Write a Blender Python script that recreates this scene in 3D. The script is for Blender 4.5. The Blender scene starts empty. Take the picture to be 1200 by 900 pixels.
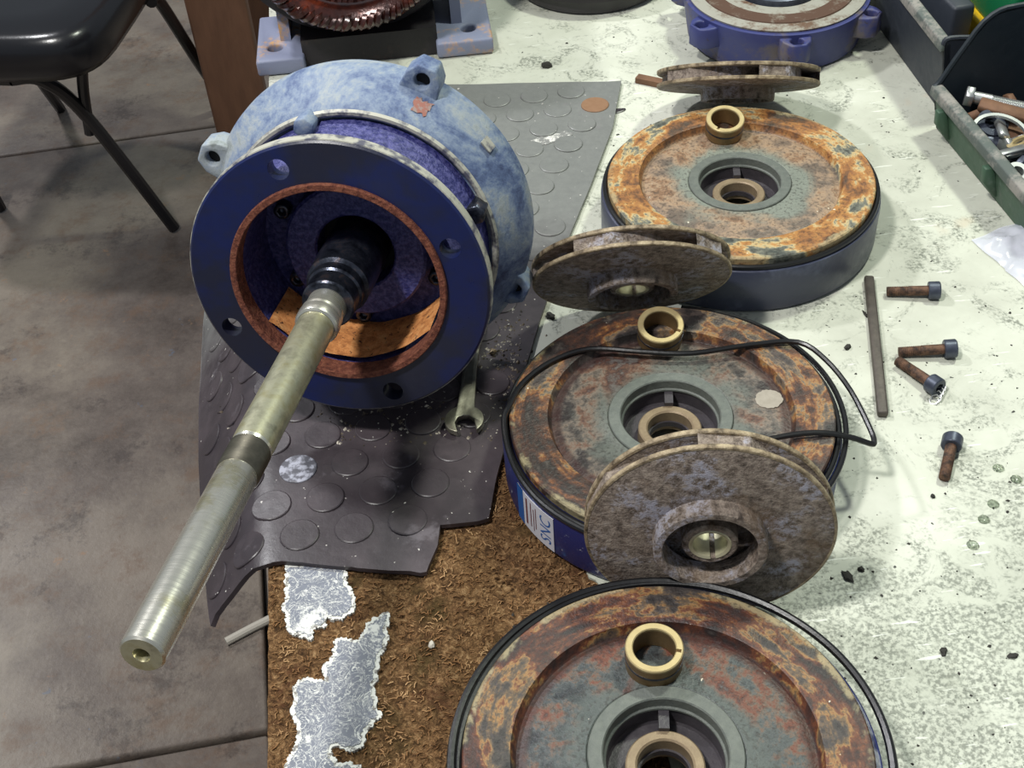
import bpy, bmesh, math, random
import numpy as np
from mathutils import Vector, Matrix, noise as mnoise
PI = math.pi
rnd = random.Random(7)
scene = bpy.context.scene
C = scene.collection

# ------------------------------------------------------------------ camera
PITCH, FPX, ROLL, HC = math.radians(43.38), 1503.8, math.radians(-4.363), 0.725
cR = Vector((1, 0, 0)); cF = Vector((0, math.cos(PITCH), -math.sin(PITCH))); cU = Vector((0, math.sin(PITCH), math.cos(PITCH)))
right = cR*math.cos(ROLL) + cU*math.sin(ROLL)
up = -cR*math.sin(ROLL) + cU*math.cos(ROLL)
cam_d = bpy.data.cameras.new('camera')
cam = bpy.data.objects.new('camera', cam_d); C.objects.link(cam)
cam_d.sensor_width = 36; cam_d.lens = FPX/1200*36; cam_d.clip_start = 0.02
Mc = Matrix((right, up, -cF)).transposed().to_4x4(); Mc.translation = (0, 0, HC)
cam.matrix_world = Mc
scene.camera = cam

# ------------------------------------------------------------------ light
world = bpy.data.worlds.new('workshop_air'); scene.world = world; world.use_nodes = True
bg = world.node_tree.nodes['Background']
bg.inputs[0].default_value = (0.80, 0.90, 1.0, 1); bg.inputs[1].default_value = 0.26

def area(name, loc, target, sx, sy, power, col):
    l = bpy.data.lights.new(name, 'AREA'); l.shape = 'RECTANGLE'; l.size = sx; l.size_y = sy
    l.energy = power; l.color = col
    o = bpy.data.objects.new(name, l); C.objects.link(o); o.location = loc
    o.rotation_euler = (Vector(target)-Vector(loc)).to_track_quat('-Z', 'Y').to_euler()
    return o
area('ceiling_lamp', (1.05, 1.55, 2.15), (0.25, 0.8, 0), 0.22, 0.22, 32, (0.93, 1.0, 0.84))
area('ceiling_lamp', (-0.85, 0.15, 2.3), (0.1, 0.7, 0), 0.22, 0.22, 51, (1.0, 0.985, 0.95))
area('ceiling_lamp', (-1.45, 2.15, 2.3), (-0.3, 1.2, 0), 0.18, 0.18, 42, (0.98, 0.98, 1.0))
scene.view_settings.view_transform = 'Standard'
scene.view_settings.look = 'None'
scene.view_settings.gamma = 1
scene.view_settings.use_curve_mapping = False
scene.view_settings.exposure = 0.12

# ------------------------------------------------------------------ measuring helpers
def ray(x, y):
    a = (x-600)/FPX; b = (450-y)/FPX
    return right*a + up*b + cF
def at(x, y, z=0.0):
    d = ray(x, y); return Vector((0, 0, HC)) + d*((z-HC)/d.z)

# ------------------------------------------------------------------ material helpers
def lin(c):
    return tuple(((v/255)/12.92 if v/255 <= 0.04045 else ((v/255+0.055)/1.055)**2.4) for v in c)+(1,)
class Mat:
    def __init__(s, name):
        s.m = bpy.data.materials.new(name); s.m.use_nodes = True
        s.t = s.m.node_tree; s.b = s.t.nodes['Principled BSDF']
        s._co = None
    def n(s, kind, **kw):
        nd = s.t.nodes.new(kind)
        for k, v in kw.items(): setattr(nd, k, v)
        return nd
    def put(s, sock, v):
        if isinstance(v, bpy.types.NodeSocket): s.t.links.new(v, sock)
        elif v is not None:
            if sock.type == 'RGBA' and isinstance(v, (tuple, list)) and len(v) == 3: v = lin(v)
            sock.default_value = v
    def co(s, seed=0.0, scale=(1, 1, 1)):
        tc = s.n('ShaderNodeTexCoord'); mp = s.n('ShaderNodeMapping')
        s.t.links.new(tc.outputs['Object'], mp.inputs[0])
        mp.inputs['Location'].default_value = (seed*1.37, seed*2.11, seed*0.73); mp.inputs['Scale'].default_value = scale
        return mp.outputs[0]
    def noise(s, scale, detail=4, rough=0.55, seed=0.0, stretch=(1, 1, 1), vec=None, dist=0.0):
        nd = s.n('ShaderNodeTexNoise'); s.put(nd.inputs['Vector'], vec or s.co(seed, stretch))
        nd.inputs['Scale'].default_value = scale; nd.inputs['Detail'].default_value = detail
        nd.inputs['Roughness'].default_value = rough; nd.inputs['Distortion'].default_value = dist
        return nd.outputs['Fac']
    def voro(s, scale, seed=0.0, feature='F1'):
        nd = s.n('ShaderNodeTexVoronoi', feature=feature); s.put(nd.inputs['Vector'], s.co(seed)); nd.inputs['Scale'].default_value = scale
        return nd.outputs['Distance']
    def ramp(s, fac, stops, interp='LINEAR'):
        nd = s.n('ShaderNodeValToRGB'); s.put(nd.inputs[0], fac); cr = nd.color_ramp; cr.interpolation = interp
        while len(cr.elements) < len(stops): cr.elements.new(0.5)
        for e, (p, c) in zip(cr.elements, stops):
            e.position = p; e.color = lin(c) if len(c) == 3 else c
        return nd.outputs[0]
    def step(s, fac, lo, hi):
        nd = s.n('ShaderNodeMapRange'); s.put(nd.inputs[0], fac)
        nd.inputs[1].default_value = lo; nd.inputs[2].default_value = hi; nd.interpolation_type = 'SMOOTHSTEP'
        return nd.outputs[0]
    def mix(s, fac, a, b, blend='MIX'):
        nd = s.n('ShaderNodeMix', data_type='RGBA', blend_type=blend)
        s.put(nd.inputs[0], fac); s.put(nd.inputs[6], a); s.put(nd.inputs[7], b)
        return nd.outputs[2]
    def math(s, op, a, b=None):
        nd = s.n('ShaderNodeMath', operation=op); s.put(nd.inputs[0], a); s.put(nd.inputs[1], b); return nd.outputs[0]
    def radius(s):
        tc = s.n('ShaderNodeTexCoord'); sp = s.n('ShaderNodeSeparateXYZ'); cb = s.n('ShaderNodeCombineXYZ')
        s.t.links.new(tc.outputs['Object'], sp.inputs[0]); s.t.links.new(sp.outputs[0], cb.inputs[0]); s.t.links.new(sp.outputs[1], cb.inputs[1])
        ln = s.n('ShaderNodeVectorMath', operation='LENGTH'); s.t.links.new(cb.outputs[0], ln.inputs[0]); return ln.outputs['Value']
    def polar(s, k_ang, k_r, seed=0):
        tc = s.n('ShaderNodeTexCoord'); sp = s.n('ShaderNodeSeparateXYZ'); s.t.links.new(tc.outputs['Object'], sp.inputs[0])
        ang = s.math('ARCTAN2', sp.outputs[1], sp.outputs[0])
        cb = s.n('ShaderNodeCombineXYZ'); s.put(cb.inputs[0], s.math('MULTIPLY', ang, k_ang)); s.put(cb.inputs[1], s.math('MULTIPLY', s.radius(), k_r)); cb.inputs[2].default_value = seed
        return cb.outputs[0]
    def done(s, col, rough=0.6, metal=0.0, bump=None, bd=0.001, bs=0.6, spec=None, coat=None, trans=None, alpha=None):
        s.put(s.b.inputs['Base Color'], col); s.put(s.b.inputs['Roughness'], rough); s.put(s.b.inputs['Metallic'], metal)
        if spec is not None: s.b.inputs['Specular IOR Level'].default_value = spec
        if coat is not None: s.b.inputs['Coat Weight'].default_value = coat; s.b.inputs['Coat Roughness'].default_value = 0.15
        if trans is not None: s.b.inputs['Transmission Weight'].default_value = trans
        if alpha is not None: s.b.inputs['Alpha'].default_value = alpha
        if bump is not None:
            bn = s.n('ShaderNodeBump'); s.put(bn.inputs['Height'], bump); bn.inputs['Distance'].default_value = bd; bn.inputs['Strength'].default_value = bs
            s.t.links.new(bn.outputs[0], s.b.inputs['Normal'])
        return s.m

def painted(name, base, worn, scale=14, wear=0.5, rough=0.4, seed=0, speck=None, metal=0.0, bump=0.4):
    m = Mat(name); big = m.noise(scale, 6, 0.65, seed); fine = m.noise(scale*9, 4, 0.6, seed+3)
    f = m.step(m.math('ADD', m.math('MULTIPLY', big, 0.75), m.math('MULTIPLY', fine, 0.25)), wear-0.05, wear+0.11)
    col = m.mix(f, base, worn)
    if speck: col = m.mix(m.step(m.noise(scale*5, 5, 0.7, seed+9), 0.62, 0.68), col, speck)
    return m.done(col, m.math('ADD', m.math('MULTIPLY', fine, 0.3), rough-0.1), metal, fine, 0.0006, bump)

def mk_casing(name, ann, disc, hubtone, seed, dark=0.0, ring=None):
    """corroded face of a stage casing: rusty rim, inner disc, grey-green hub area"""
    m = Mat(name); r = m.radius()
    n1 = m.noise(13, 5, 0.62, seed, dist=0.6); n2 = m.noise(60, 6, 0.7, seed+2); n3 = m.noise(330, 3, 0.6, seed+4)
    st = m.noise(1.0, 5, 0.65, vec=m.polar(1.5, 38, seed), dist=0.3)
    fa = m.math('ADD', m.math('MULTIPLY', st, 0.65), m.math('MULTIPLY', n1, 0.35))
    fa = m.math('ADD', fa, m.math('MULTIPLY', m.math('SUBTRACT', n2, 0.5), 0.20))
    fa = m.math('ADD', m.math('MULTIPLY', m.math('SUBTRACT', fa, 0.49), 1.9), 0.5)
    ca = m.ramp(fa, ann)
    fd = m.math('ADD', n1, m.math('MULTIPLY', m.math('SUBTRACT', n2, 0.5), 0.8))
    fd = m.math('ADD', m.math('MULTIPLY', m.math('SUBTRACT', fd, 0.5), 1.35), 0.5)
    cd = m.ramp(fd, disc)
    hubf = m.step(m.math('ADD', r, m.math('MULTIPLY', m.math('SUBTRACT', n1, 0.5), 0.09)), 0.066, 0.046)
    cd = m.mix(hubf, cd, m.mix(n2, hubtone[0], hubtone[1]))
    if ring:  # thin reddish rust band in the foot of the step
        rb = m.math('MULTIPLY', m.step(r, 0.079, 0.083), m.step(r, 0.0925, 0.089))
        cd = m.mix(m.math('MULTIPLY', rb, 0.75), cd, ring)
    col = m.mix(m.step(r, 0.0875, 0.0895), cd, ca)
    crust = m.math('MULTIPLY', m.step(m.math('ADD', r, m.math('MULTIPLY', m.math('SUBTRACT', n2, 0.5), 0.02)), 0.1135, 0.1165), m.step(n1, 0.50, 0.56))
    col = m.mix(m.math('MULTIPLY', crust, 0.7), col, (160, 148, 114))
    col = m.mix(m.math('MULTIPLY', m.step(n3, 0.50, 0.64), 0.5), col, (38, 32, 30))
    col = m.mix(m.step(m.noise(95, 3, 0.6, seed+11), 0.73, 0.75), col, (225, 215, 195))
    return m.done(col, m.math('ADD', m.math('MULTIPLY', n2, 0.4), 0.28), 0.0, m.math('ADD', n2, m.math('MULTIPLY', n3, 0.5)), 0.0016, 0.7)

M = {}
# bench
m = Mat('chipboard_brown'); a = m.noise(14, 5, 0.6, 1); b = m.noise(150, 5, 0.75, 2, dist=1.2); f = m.noise(520, 3, 0.7, 3, dist=2.0)
c1 = m.ramp(b, [(0.28, (44, 32, 22)), (0.42, (96, 70, 46)), (0.54, (138, 104, 70)), (0.66, (180, 146, 106)), (0.8, (140, 102, 68))])
c1 = m.mix(m.step(a, 0.53, 0.66), c1, m.mix(b, (40, 30, 18), (96, 78, 44)))
c1 = m.mix(m.math('MULTIPLY', m.step(m.noise(26, 5, 0.7, 7), 0.56, 0.7), 0.7), c1, (92, 58, 40))
c1 = m.mix(m.math('MULTIPLY', m.step(f, 0.52, 0.64), 0.6), c1, (40, 28, 20))
M['chip'] = m.done(c1, 0.9, 0, m.math('ADD', b, f), 0.003, 0.9, spec=0.15)
m = Mat('pale_fibre'); M['fibre'] = m.done(m.ramp(m.noise(40, 3, 0.6, 4), [(0.3, (66, 46, 30)), (0.5, (128, 94, 62)), (0.7, (186, 152, 112))]), 0.9, spec=0.15)
m = Mat('white_laminate'); a = m.noise(5, 6, 0.65, 3); b = m.noise(42, 6, 0.72, 5, dist=0.8); c = m.noise(300, 3, 0.65, 6); d = m.noise(19, 6, 0.75, 12, dist=1.5)
col = m.ramp(a, [(0.3, (172, 173, 160)), (0.5, (194, 196, 182)), (0.7, (210, 211, 199))])
tc = m.n('ShaderNodeTexCoord'); sp = m.n('ShaderNodeSeparateXYZ'); m.t.links.new(tc.outputs['Object'], sp.inputs[0])
used = m.step(m.math('ADD', sp.outputs[1], m.math('MULTIPLY', m.math('SUBTRACT', a, 0.5), 0.5)), 0.10, -0.22)   # the working end is more scuffed
grime = m.math('MULTIPLY', m.step(m.math('ADD', d, m.math('MULTIPLY', used, 0.12)), 0.49, 0.64), m.step(c, 0.40, 0.60))
col = m.mix(m.math('MULTIPLY', used, 0.35), col, (158, 164, 148))
col = m.mix(m.math('MULTIPLY', grime, 0.8), col, (96, 100, 90))
col = m.mix(m.math('MULTIPLY', m.step(b, 0.60, 0.74), 0.4), col, (134, 136, 122))
col = m.mix(m.math('MULTIPLY', m.step(m.noise(9, 4, 0.6, 21), 0.62, 0.72), 0.4), col, (196, 168, 136))
scr = m.noise(30, 3, 0.5, 15, stretch=(1, 9, 1)); col = m.mix(m.math('MULTIPLY', m.step(scr, 0.66, 0.70), 0.6), col, (232, 234, 226))
col = m.mix(m.step(m.noise(130, 2, 0.5, 31), 0.74, 0.77), col, (40, 40, 36))
M['laminate'] = m.done(col, m.math('ADD', m.math('MULTIPLY', b, 0.35), 0.30), 0, b, 0.0005, 0.35)
m = Mat('flaked_white_paint'); M['flake_white'] = m.done(m.mix(m.step(m.noise(230, 4, 0.7, 3), 0.5, 0.6), (214, 214, 208), (120, 116, 112)), 0.7, 0, m.noise(300, 3, 0.6, 1), 0.001, 0.6)
m = Mat('grey_primer'); w1 = m.math('ABSOLUTE', m.math('SUBTRACT', m.noise(120, 4, 0.7, 8, dist=1.2), 0.5)); w2 = m.math('ABSOLUTE', m.math('SUBTRACT', m.noise(60, 3, 0.6, 18, dist=2.5), 0.52))
web = m.math('MAXIMUM', m.math('MULTIPLY', m.step(w1, 0.016, 0.004), 0.8), m.step(w2, 0.014, 0.004)); web = m.math('MAXIMUM', web, m.step(m.noise(34, 5, 0.75, 41), 0.56, 0.62))
M['flake_grey'] = m.done(m.mix(web, m.mix(m.noise(50, 4, 0.6, 2), (88, 92, 104), (126, 130, 142)), (206, 206, 202)), 0.6, 0, m.noise(200, 3, 0.6, 1), 0.0006, 0.5)
M['benchsteel'] = painted('bench_frame_paint', (70, 74, 80), (96, 72, 54), 18, 0.55, 0.5)
# floor
m = Mat('oily_concrete'); a = m.noise(2.6, 7, 0.7, 4); b = m.noise(14, 7, 0.75, 5); c = m.noise(120, 4, 0.65, 8)
col = m.ramp(m.math('ADD', a, m.math('MULTIPLY', m.math('SUBTRACT', c, 0.5), 0.12)), [(0.30, (78, 69, 64)), (0.44, (108, 98, 91)), (0.56, (128, 118, 108)), (0.72, (142, 131, 120))])
col = m.mix(m.math('MULTIPLY', m.step(b, 0.50, 0.68), 0.6), col, (112, 90, 74))
col = m.mix(m.math('MULTIPLY', m.step(m.noise(7, 7, 0.78, 17), 0.54, 0.66), 0.6), col, (66, 58, 56))
col = m.mix(m.math('MULTIPLY', m.step(m.noise(20, 5, 0.7, 22), 0.64, 0.72), 0.6), col, (150, 118, 90))
col = m.mix(m.math('MULTIPLY', m.step(m.noise(26, 5, 0.7, 29), 0.66, 0.72), 0.5), col, (98, 112, 132))
M['concrete'] = m.done(col, m.math('ADD', m.math('MULTIPLY', b, 0.4), 0.30), 0, m.math('ADD', b, c), 0.002, 0.4)
m = Mat('joint_dirt'); M['joint'] = m.done((34, 30, 28), 0.95)
# rubber
m = Mat('black_rubber_mat'); a = m.noise(9, 5, 0.65, 3); b = m.noise(130, 4, 0.7, 4)
tc = m.n('ShaderNodeTexCoord'); sp = m.n('ShaderNodeSeparateXYZ'); m.t.links.new(tc.outputs['Object'], sp.inputs[0])
far = m.step(m.math('ADD', sp.outputs[1], m.math('MULTIPLY', m.math('SUBTRACT', a, 0.5), 0.25)), 0.86, 1.02)   # dusty dry end of the mat
col = m.mix(m.step(a, 0.42, 0.62), (52, 46, 50), (70, 62, 66))
col = m.mix(m.math('MULTIPLY', far, 0.85), col, m.mix(b, (108, 110, 108), (132, 134, 130)))
col = m.mix(m.math('MULTIPLY', m.step(m.noise(22, 5, 0.7, 9), 0.60, 0.72), 0.5), col, (112, 106, 112))
col = m.mix(m.step(m.noise(230, 2, 0.5, 13), 0.73, 0.75), col, (190, 186, 180))
M['mat'] = m.done(col, m.math('ADD', m.math('MULTIPLY', a, 0.5), 0.16), 0, b, 0.0005, 0.5)
m = Mat('rust_stained_rubber'); M['mat_rust'] = m.done(m.mix(m.noise(120, 4, 0.6, 2), (118, 84, 58), (140, 108, 82)), 0.7)
m = Mat('scuffed_pale_rubber'); M['mat_pale'] = m.done(m.mix(m.step(m.noise(150, 4, 0.6, 2), 0.42, 0.6), (84, 84, 92), (166, 168, 180)), 0.5)
m = Mat('white_smear'); M['mat_smear'] = m.done(m.mix(m.step(m.noise(160, 4, 0.7, 2), 0.42, 0.56), (206, 204, 198), (120, 120, 118)), 0.6)
m = Mat('black_cord_rubber'); M['cord'] = m.done((20, 20, 22), 0.32, 0, m.noise(300, 2, 0.5, 1), 0.0003, 0.3)
m = Mat('grit'); M['grit'] = m.done(m.ramp(m.noise(90, 2, 0.5, 2), [(0.35, (40, 36, 32)), (0.5, (96, 84, 70)), (0.6, (190, 182, 168))]), 0.8)
m = Mat('black_crumb'); M['crumb'] = m.done((42, 40, 36), 0.8, 0, m.noise(400, 3, 0.6, 2), 0.001, 0.6)
# blue castings
m = Mat('dusty_blue_casting'); a = m.noise(16, 6, 0.7, 2, dist=0.5); b = m.noise(170, 4, 0.7, 3)
col = m.ramp(m.math('ADD', a, m.math('MULTIPLY', m.math('SUBTRACT', b, 0.5), 0.3)), [(0.30, (44, 54, 88)), (0.42, (82, 98, 132)), (0.52, (118, 132, 154)), (0.62, (146, 153, 157)), (0.72, (116, 122, 120)), (0.82, (128, 138, 156))])
M['blue_dusty'] = m.done(col, 0.62, 0, b, 0.001, 0.5)
m = Mat('deep_blue_casting'); a = m.noise(40, 5, 0.65, 2); b = m.noise(260, 3, 0.7, 3)
M['blue_cast'] = m.done(m.mix(m.step(b, 0.35, 0.7), (30, 34, 92), m.mix(a, (62, 62, 122), (98, 98, 150))), 0.5, 0, b, 0.0016, 0.8)
m = Mat('navy_flange_paint'); a = m.noise(12, 5, 0.6, 6); b = m.noise(160, 4, 0.7, 3)
M['blue_flange'] = m.done(m.ramp(a, [(0.3, (34, 35, 50)), (0.47, (30, 34, 56)), (0.58, (21, 32, 80)), (0.68, (29, 34, 62)), (0.78, (42, 42, 54))]), m.math('ADD', m.math('MULTIPLY', b, 0.25), 0.2), 0, b, 0.0004, 0.3)
m = Mat('bare_worn_edge'); M['edge'] = m.done(m.mix(m.step(m.noise(80, 4, 0.6, 3), 0.45, 0.62), (176, 174, 162), (92, 92, 104)), 0.5, 0.2)
m = Mat('red_rust_ring'); b = m.noise(230, 5, 0.75, 3); M['rust_ring'] = m.done(m.ramp(b, [(0.3, (66, 32, 24)), (0.48, (112, 60, 44)), (0.6, (138, 84, 62)), (0.75, (92, 56, 44))]), 0.85, 0, b, 0.0022, 0.9)
m = Mat('orange_rust_sludge'); b = m.noise(120, 5, 0.7, 3); M['sludge'] = m.done(m.mix(m.step(m.noise(260, 3, 0.6, 5), 0.60, 0.68), m.ramp(b, [(0.3, (150, 92, 48)), (0.5, (204, 136, 78)), (0.7, (220, 164, 106))]), (66, 40, 26)), 0.8, 0, b, 0.002, 0.7)
m = Mat('red_primer'); M['primer_red'] = m.done(m.mix(m.step(m.noise(140, 4, 0.6, 2), 0.45, 0.6), (140, 86, 74), (136, 122, 118)), 0.6)
m = Mat('black_hole_shade'); M['black'] = m.done((14, 13, 14), 0.7)  # flat black that stands in for the dark inside holes
# steel
m = Mat('turned_steel'); b = m.noise(60, 3, 0.5, 2, (1, 1, 14)); a = m.noise(26, 5, 0.65, 4)
M['steel'] = m.done(m.mix(m.step(a, 0.5, 0.64), (208, 205, 194), (186, 180, 152)), m.math('ADD', m.math('MULTIPLY', b, 0.16), 0.2), 0.85, b, 0.0002, 0.25)
m = Mat('stained_steel'); b = m.noise(70, 5, 0.65, 2); M['steel_stain'] = m.done(m.ramp(b, [(0.3, (160, 156, 132)), (0.5, (206, 203, 174)), (0.7, (184, 176, 134))]), 0.33, 0.82, b, 0.0004, 0.4)
m = Mat('oiled_dark_steel'); b = m.noise(90, 5, 0.7, 2); M['steel_dark'] = m.done(m.ramp(b, [(0.35, (30, 32, 40)), (0.55, (70, 74, 86)), (0.72, (120, 100, 92))]), 0.28, 0.8, b, 0.0008, 0.5)
m = Mat('thread_steel'); M['thread'] = m.done(m.mix(m.noise(150, 4, 0.6, 2), (62, 60, 56), (128, 124, 110)), 0.4, 0.8)
m = Mat('brown_black_key_steel'); M['rod'] = m.done(m.mix(m.noise(110, 5, 0.7, 2), (48, 44, 42), (104, 96, 88)), 0.55, 0.3, m.noise(300, 3, 0.6, 2), 0.0008, 0.5)
m = Mat('wrench_steel'); b = m.noise(120, 4, 0.6, 2); M['wrench'] = m.done(m.mix(b, (96, 92, 80), (176, 172, 156)), 0.38, 0.85, b, 0.0005, 0.4)
m = Mat('impeller_iron'); a = m.noise(22, 5, 0.65, 3); b = m.noise(150, 6, 0.78, 4); c = m.noise(420, 3, 0.7, 6)
col = m.ramp(b, [(0.30, (50, 42, 37)), (0.42, (110, 97, 87)), (0.54, (150, 136, 124)), (0.70, (180, 166, 151))])
col = m.mix(m.math('MULTIPLY', m.step(m.noise(30, 5, 0.7, 9), 0.49, 0.62), m.step(b, 0.42, 0.56)), col, (170, 168, 180))
col = m.mix(m.math('MULTIPLY', m.step(a, 0.54, 0.68), 0.5), col, (112, 84, 52))
M['imp'] = m.done(col, 0.72, 0.05, m.math('ADD', b, m.math('MULTIPLY', c, 0.6)), 0.003, 0.9)
m = Mat('impeller_edge'); M['imp_edge'] = m.done(m.ramp(m.noise(120, 5, 0.7, 3), [(0.32, (72, 60, 46)), (0.5, (138, 122, 98)), (0.66, (172, 156, 128))]), 0.6, 0.15, m.noise(300, 3, 0.6, 2), 0.0015, 0.7)
m = Mat('machined_bore'); M['bore'] = m.done(m.mix(m.noise(120, 4, 0.6, 2), (150, 144, 116), (212, 208, 178)), 0.4, 0.4)
m = Mat('bronze'); b = m.noise(140, 4, 0.6, 3); M['bronze'] = m.done(m.mix(b, (96, 76, 50), (150, 124, 84)), 0.42, 0.6, b, 0.0006, 0.4)
m = Mat('bright_bronze'); M['bronze_rim'] = m.done(m.mix(m.noise(120, 4, 0.6, 3), (164, 142, 98), (198, 182, 138)), 0.42, 0.45)
m = Mat('rusty_bolt'); M['bolt_rust'] = m.done(m.ramp(m.noise(160, 4, 0.7, 3), [(0.35, (38, 30, 27)), (0.5, (82, 58, 44)), (0.65, (112, 82, 62))]), 0.75, 0.1, m.noise(400, 3, 0.6, 2), 0.001, 0.6)
m = Mat('black_oxide'); M['bolt_head'] = m.done(m.mix(m.noise(140, 4, 0.6, 3), (40, 44, 54), (92, 98, 114)), 0.4, 0.5)
m = Mat('galvanised'); M['zinc'] = m.done(m.mix(m.noise(90, 4, 0.6, 3), (150, 152, 154), (206, 208, 206)), 0.35, 0.8)
m = Mat('brown_scrap_iron'); M['scrap'] = m.done(m.mix(m.noise(90, 4, 0.6, 3), (74, 50, 38), (140, 104, 78)), 0.7, 0.2)
# stage casings
M['side_a'] = painted('slate_blue_side', (58, 62, 82), (80, 86, 106), 20, 0.55, 0.34, 3)
M['side_b'] = painted('royal_blue_side', (28, 38, 96), (64, 96, 150), 22, 0.58, 0.34, 5, speck=(186, 190, 200))
M['face_a'] = mk_casing('rust_face_a', [(0.30, (62, 66, 62)), (0.41, (112, 112, 100)), (0.455, (184, 164, 120)), (0.50, (170, 122, 68)), (0.60, (138, 92, 52)), (0.68, (96, 66, 44)), (0.77, (70, 58, 48))],
    [(0.32, (98, 86, 76)), (0.45, (134, 114, 96)), (0.56, (152, 128, 104)), (0.66, (126, 96, 72)), (0.76, (96, 76, 60))], ((98, 104, 97), (134, 138, 126)), 1.0)
M['face_b'] = mk_casing('rust_face_b', [(0.28, (30, 27, 27)), (0.40, (70, 60, 56)), (0.46, (112, 96, 78)), (0.485, (150, 112, 68)), (0.52, (116, 74, 44)), (0.58, (72, 48, 38)), (0.68, (38, 31, 29)), (0.80, (84, 76, 70))],
    [(0.30, (46, 40, 40)), (0.42, (92, 84, 78)), (0.50, (120, 106, 94)), (0.58, (106, 78, 64)), (0.68, (72, 48, 42)), (0.78, (96, 90, 86))], ((68, 74, 71), (110, 112, 104)), 5.3, ring=(58, 36, 34))
M['face_c'] = mk_casing('rust_face_c', [(0.28, (26, 24, 26)), (0.40, (62, 55, 52)), (0.46, (104, 84, 62)), (0.485, (146, 110, 66)), (0.52, (104, 60, 38)), (0.59, (66, 38, 30)), (0.70, (34, 28, 28)), (0.80, (74, 68, 64))],
    [(0.30, (34, 38, 42)), (0.44, (68, 73, 74)), (0.52, (96, 78, 66)), (0.60, (104, 58, 42)), (0.70, (68, 40, 34)), (0.8, (88, 90, 90))], ((52, 61, 62), (92, 97, 92)), 9.6, ring=(58, 32, 28))
m = Mat('grey_green_hub'); b = m.noise(120, 5, 0.7, 3); M['hub'] = m.done(m.mix(b, (68, 74, 72), (116, 120, 112)), 0.55, 0.1, b, 0.0015, 0.6)
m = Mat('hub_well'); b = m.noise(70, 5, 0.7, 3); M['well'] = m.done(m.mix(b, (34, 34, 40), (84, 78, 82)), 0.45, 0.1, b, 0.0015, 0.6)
m = Mat('rusty_boss'); b = m.noise(90, 5, 0.7, 3); M['boss'] = m.done(m.mix(b, (100, 82, 64), (160, 142, 114)), 0.5, 0.3, b, 0.001, 0.6)
m = Mat('grey_putty'); M['putty'] = m.done(m.mix(m.noise(200, 4, 0.6, 2), (132, 124, 112), (166, 158, 146)), 0.8)
m = Mat('label_white'); M['lab_w'] = m.done((196, 196, 204), 0.5)
m = Mat('label_blue'); M['lab_b'] = m.done((30, 84, 150), 0.5)
m = Mat('label_red'); M['lab_r'] = m.done((96, 34, 36), 0.5)
# background things
m = Mat('copper_winding'); b = m.noise(220, 3, 0.6, 2, (1, 1, 1)); M['copper'] = m.done(m.ramp(m.noise(40, 4, 0.6, 3), [(0.35, (44, 22, 20)), (0.55, (76, 36, 28)), (0.72, (150, 68, 42))]), 0.25, 0.3, b, 0.001, 0.4, coat=0.6)
M['grey_blue'] = painted('grey_blue_frame', (126, 132, 156), (196, 150, 92), 22, 0.56, 0.5, 6)
M['dark_core'] = painted('dark_core', (34, 30, 34), (62, 50, 46), 30, 0.6, 0.5, 6)
M['cover_blue'] = painted('violet_blue_cover', (52, 58, 110), (92, 84, 86), 16, 0.55, 0.45, 2, speck=(60, 52, 56))
M['cover_face'] = painted('cover_face', (148, 146, 136), (92, 66, 48), 26, 0.5, 0.5, 4)
M['gasket'] = painted('brown_gasket', (78, 54, 40), (120, 112, 100), 40, 0.55, 0.7, 4)
M['dark_drum'] = painted('dark_drum', (50, 48, 50), (86, 84, 82), 14, 0.6, 0.4, 4)
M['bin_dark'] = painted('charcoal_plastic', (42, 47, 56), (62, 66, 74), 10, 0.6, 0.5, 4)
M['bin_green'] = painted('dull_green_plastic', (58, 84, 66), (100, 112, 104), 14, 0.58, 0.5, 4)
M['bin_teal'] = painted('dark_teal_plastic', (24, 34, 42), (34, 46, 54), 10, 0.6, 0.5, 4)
M['bin_lip'] = painted('scuffed_lip', (82, 90, 86), (138, 134, 128), 30, 0.5, 0.6, 4)
m = Mat('bright_green'); M['green'] = m.done((16, 104, 64), 0.45)
m = Mat('bright_yellow'); M['yellow'] = m.done((226, 186, 36), 0.45)
m = Mat('clear_film'); M['film'] = m.done((216, 218, 232), 0.25, alpha=0.62, spec=0.8)
m = Mat('black_vinyl'); M['vinyl'] = m.done((22, 22, 26), 0.24, 0, m.noise(200, 3, 0.6, 2), 0.0004, 0.3)
m = Mat('black_tube'); M['tube'] = m.done((20, 20, 24), 0.35)
m = Mat('brown_post'); b = m.noise(20, 5, 0.65, 3, (3, 3, 0.6)); M['post'] = m.done(m.mix(b, (84, 58, 44), (128, 92, 70)), 0.6, 0, b, 0.001, 0.3)
m = Mat('pale_stick'); M['stick'] = m.done((176, 170, 158), 0.7)
m = Mat('water'); M['water'] = m.done((235, 240, 232), 0.03, trans=1.0); m.b.inputs['IOR'].default_value = 1.33

# ------------------------------------------------------------------ mesh helpers
def mesh_obj(name, verts, faces, mat, parent=None, sharp=35):
    me = bpy.data.meshes.new(name); me.from_pydata([tuple(v) for v in verts], [], faces); 
    bm = bmesh.new(); bm.from_mesh(me); bmesh.ops.remove_doubles(bm, verts=bm.verts, dist=1e-6); bmesh.ops.recalc_face_normals(bm, faces=bm.faces); bm.to_mesh(me); bm.free()
    return link(name, me, mat, parent, sharp)
def link(name, me, mat, parent=None, sharp=35):
    me.materials.clear(); me.materials.append(M[mat])
    if sharp: me.shade_smooth(); me.set_sharp_from_angle(angle=math.radians(sharp))
    o = bpy.data.objects.new(name, me); C.objects.link(o)
    if parent: o.parent = parent
    return o
def tag(o, label=None, cat=None, group=None, kind=None):
    for k, v in (('label', label), ('category', cat), ('group', group), ('kind', kind)):
        if v: o[k] = v
    return o
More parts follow.
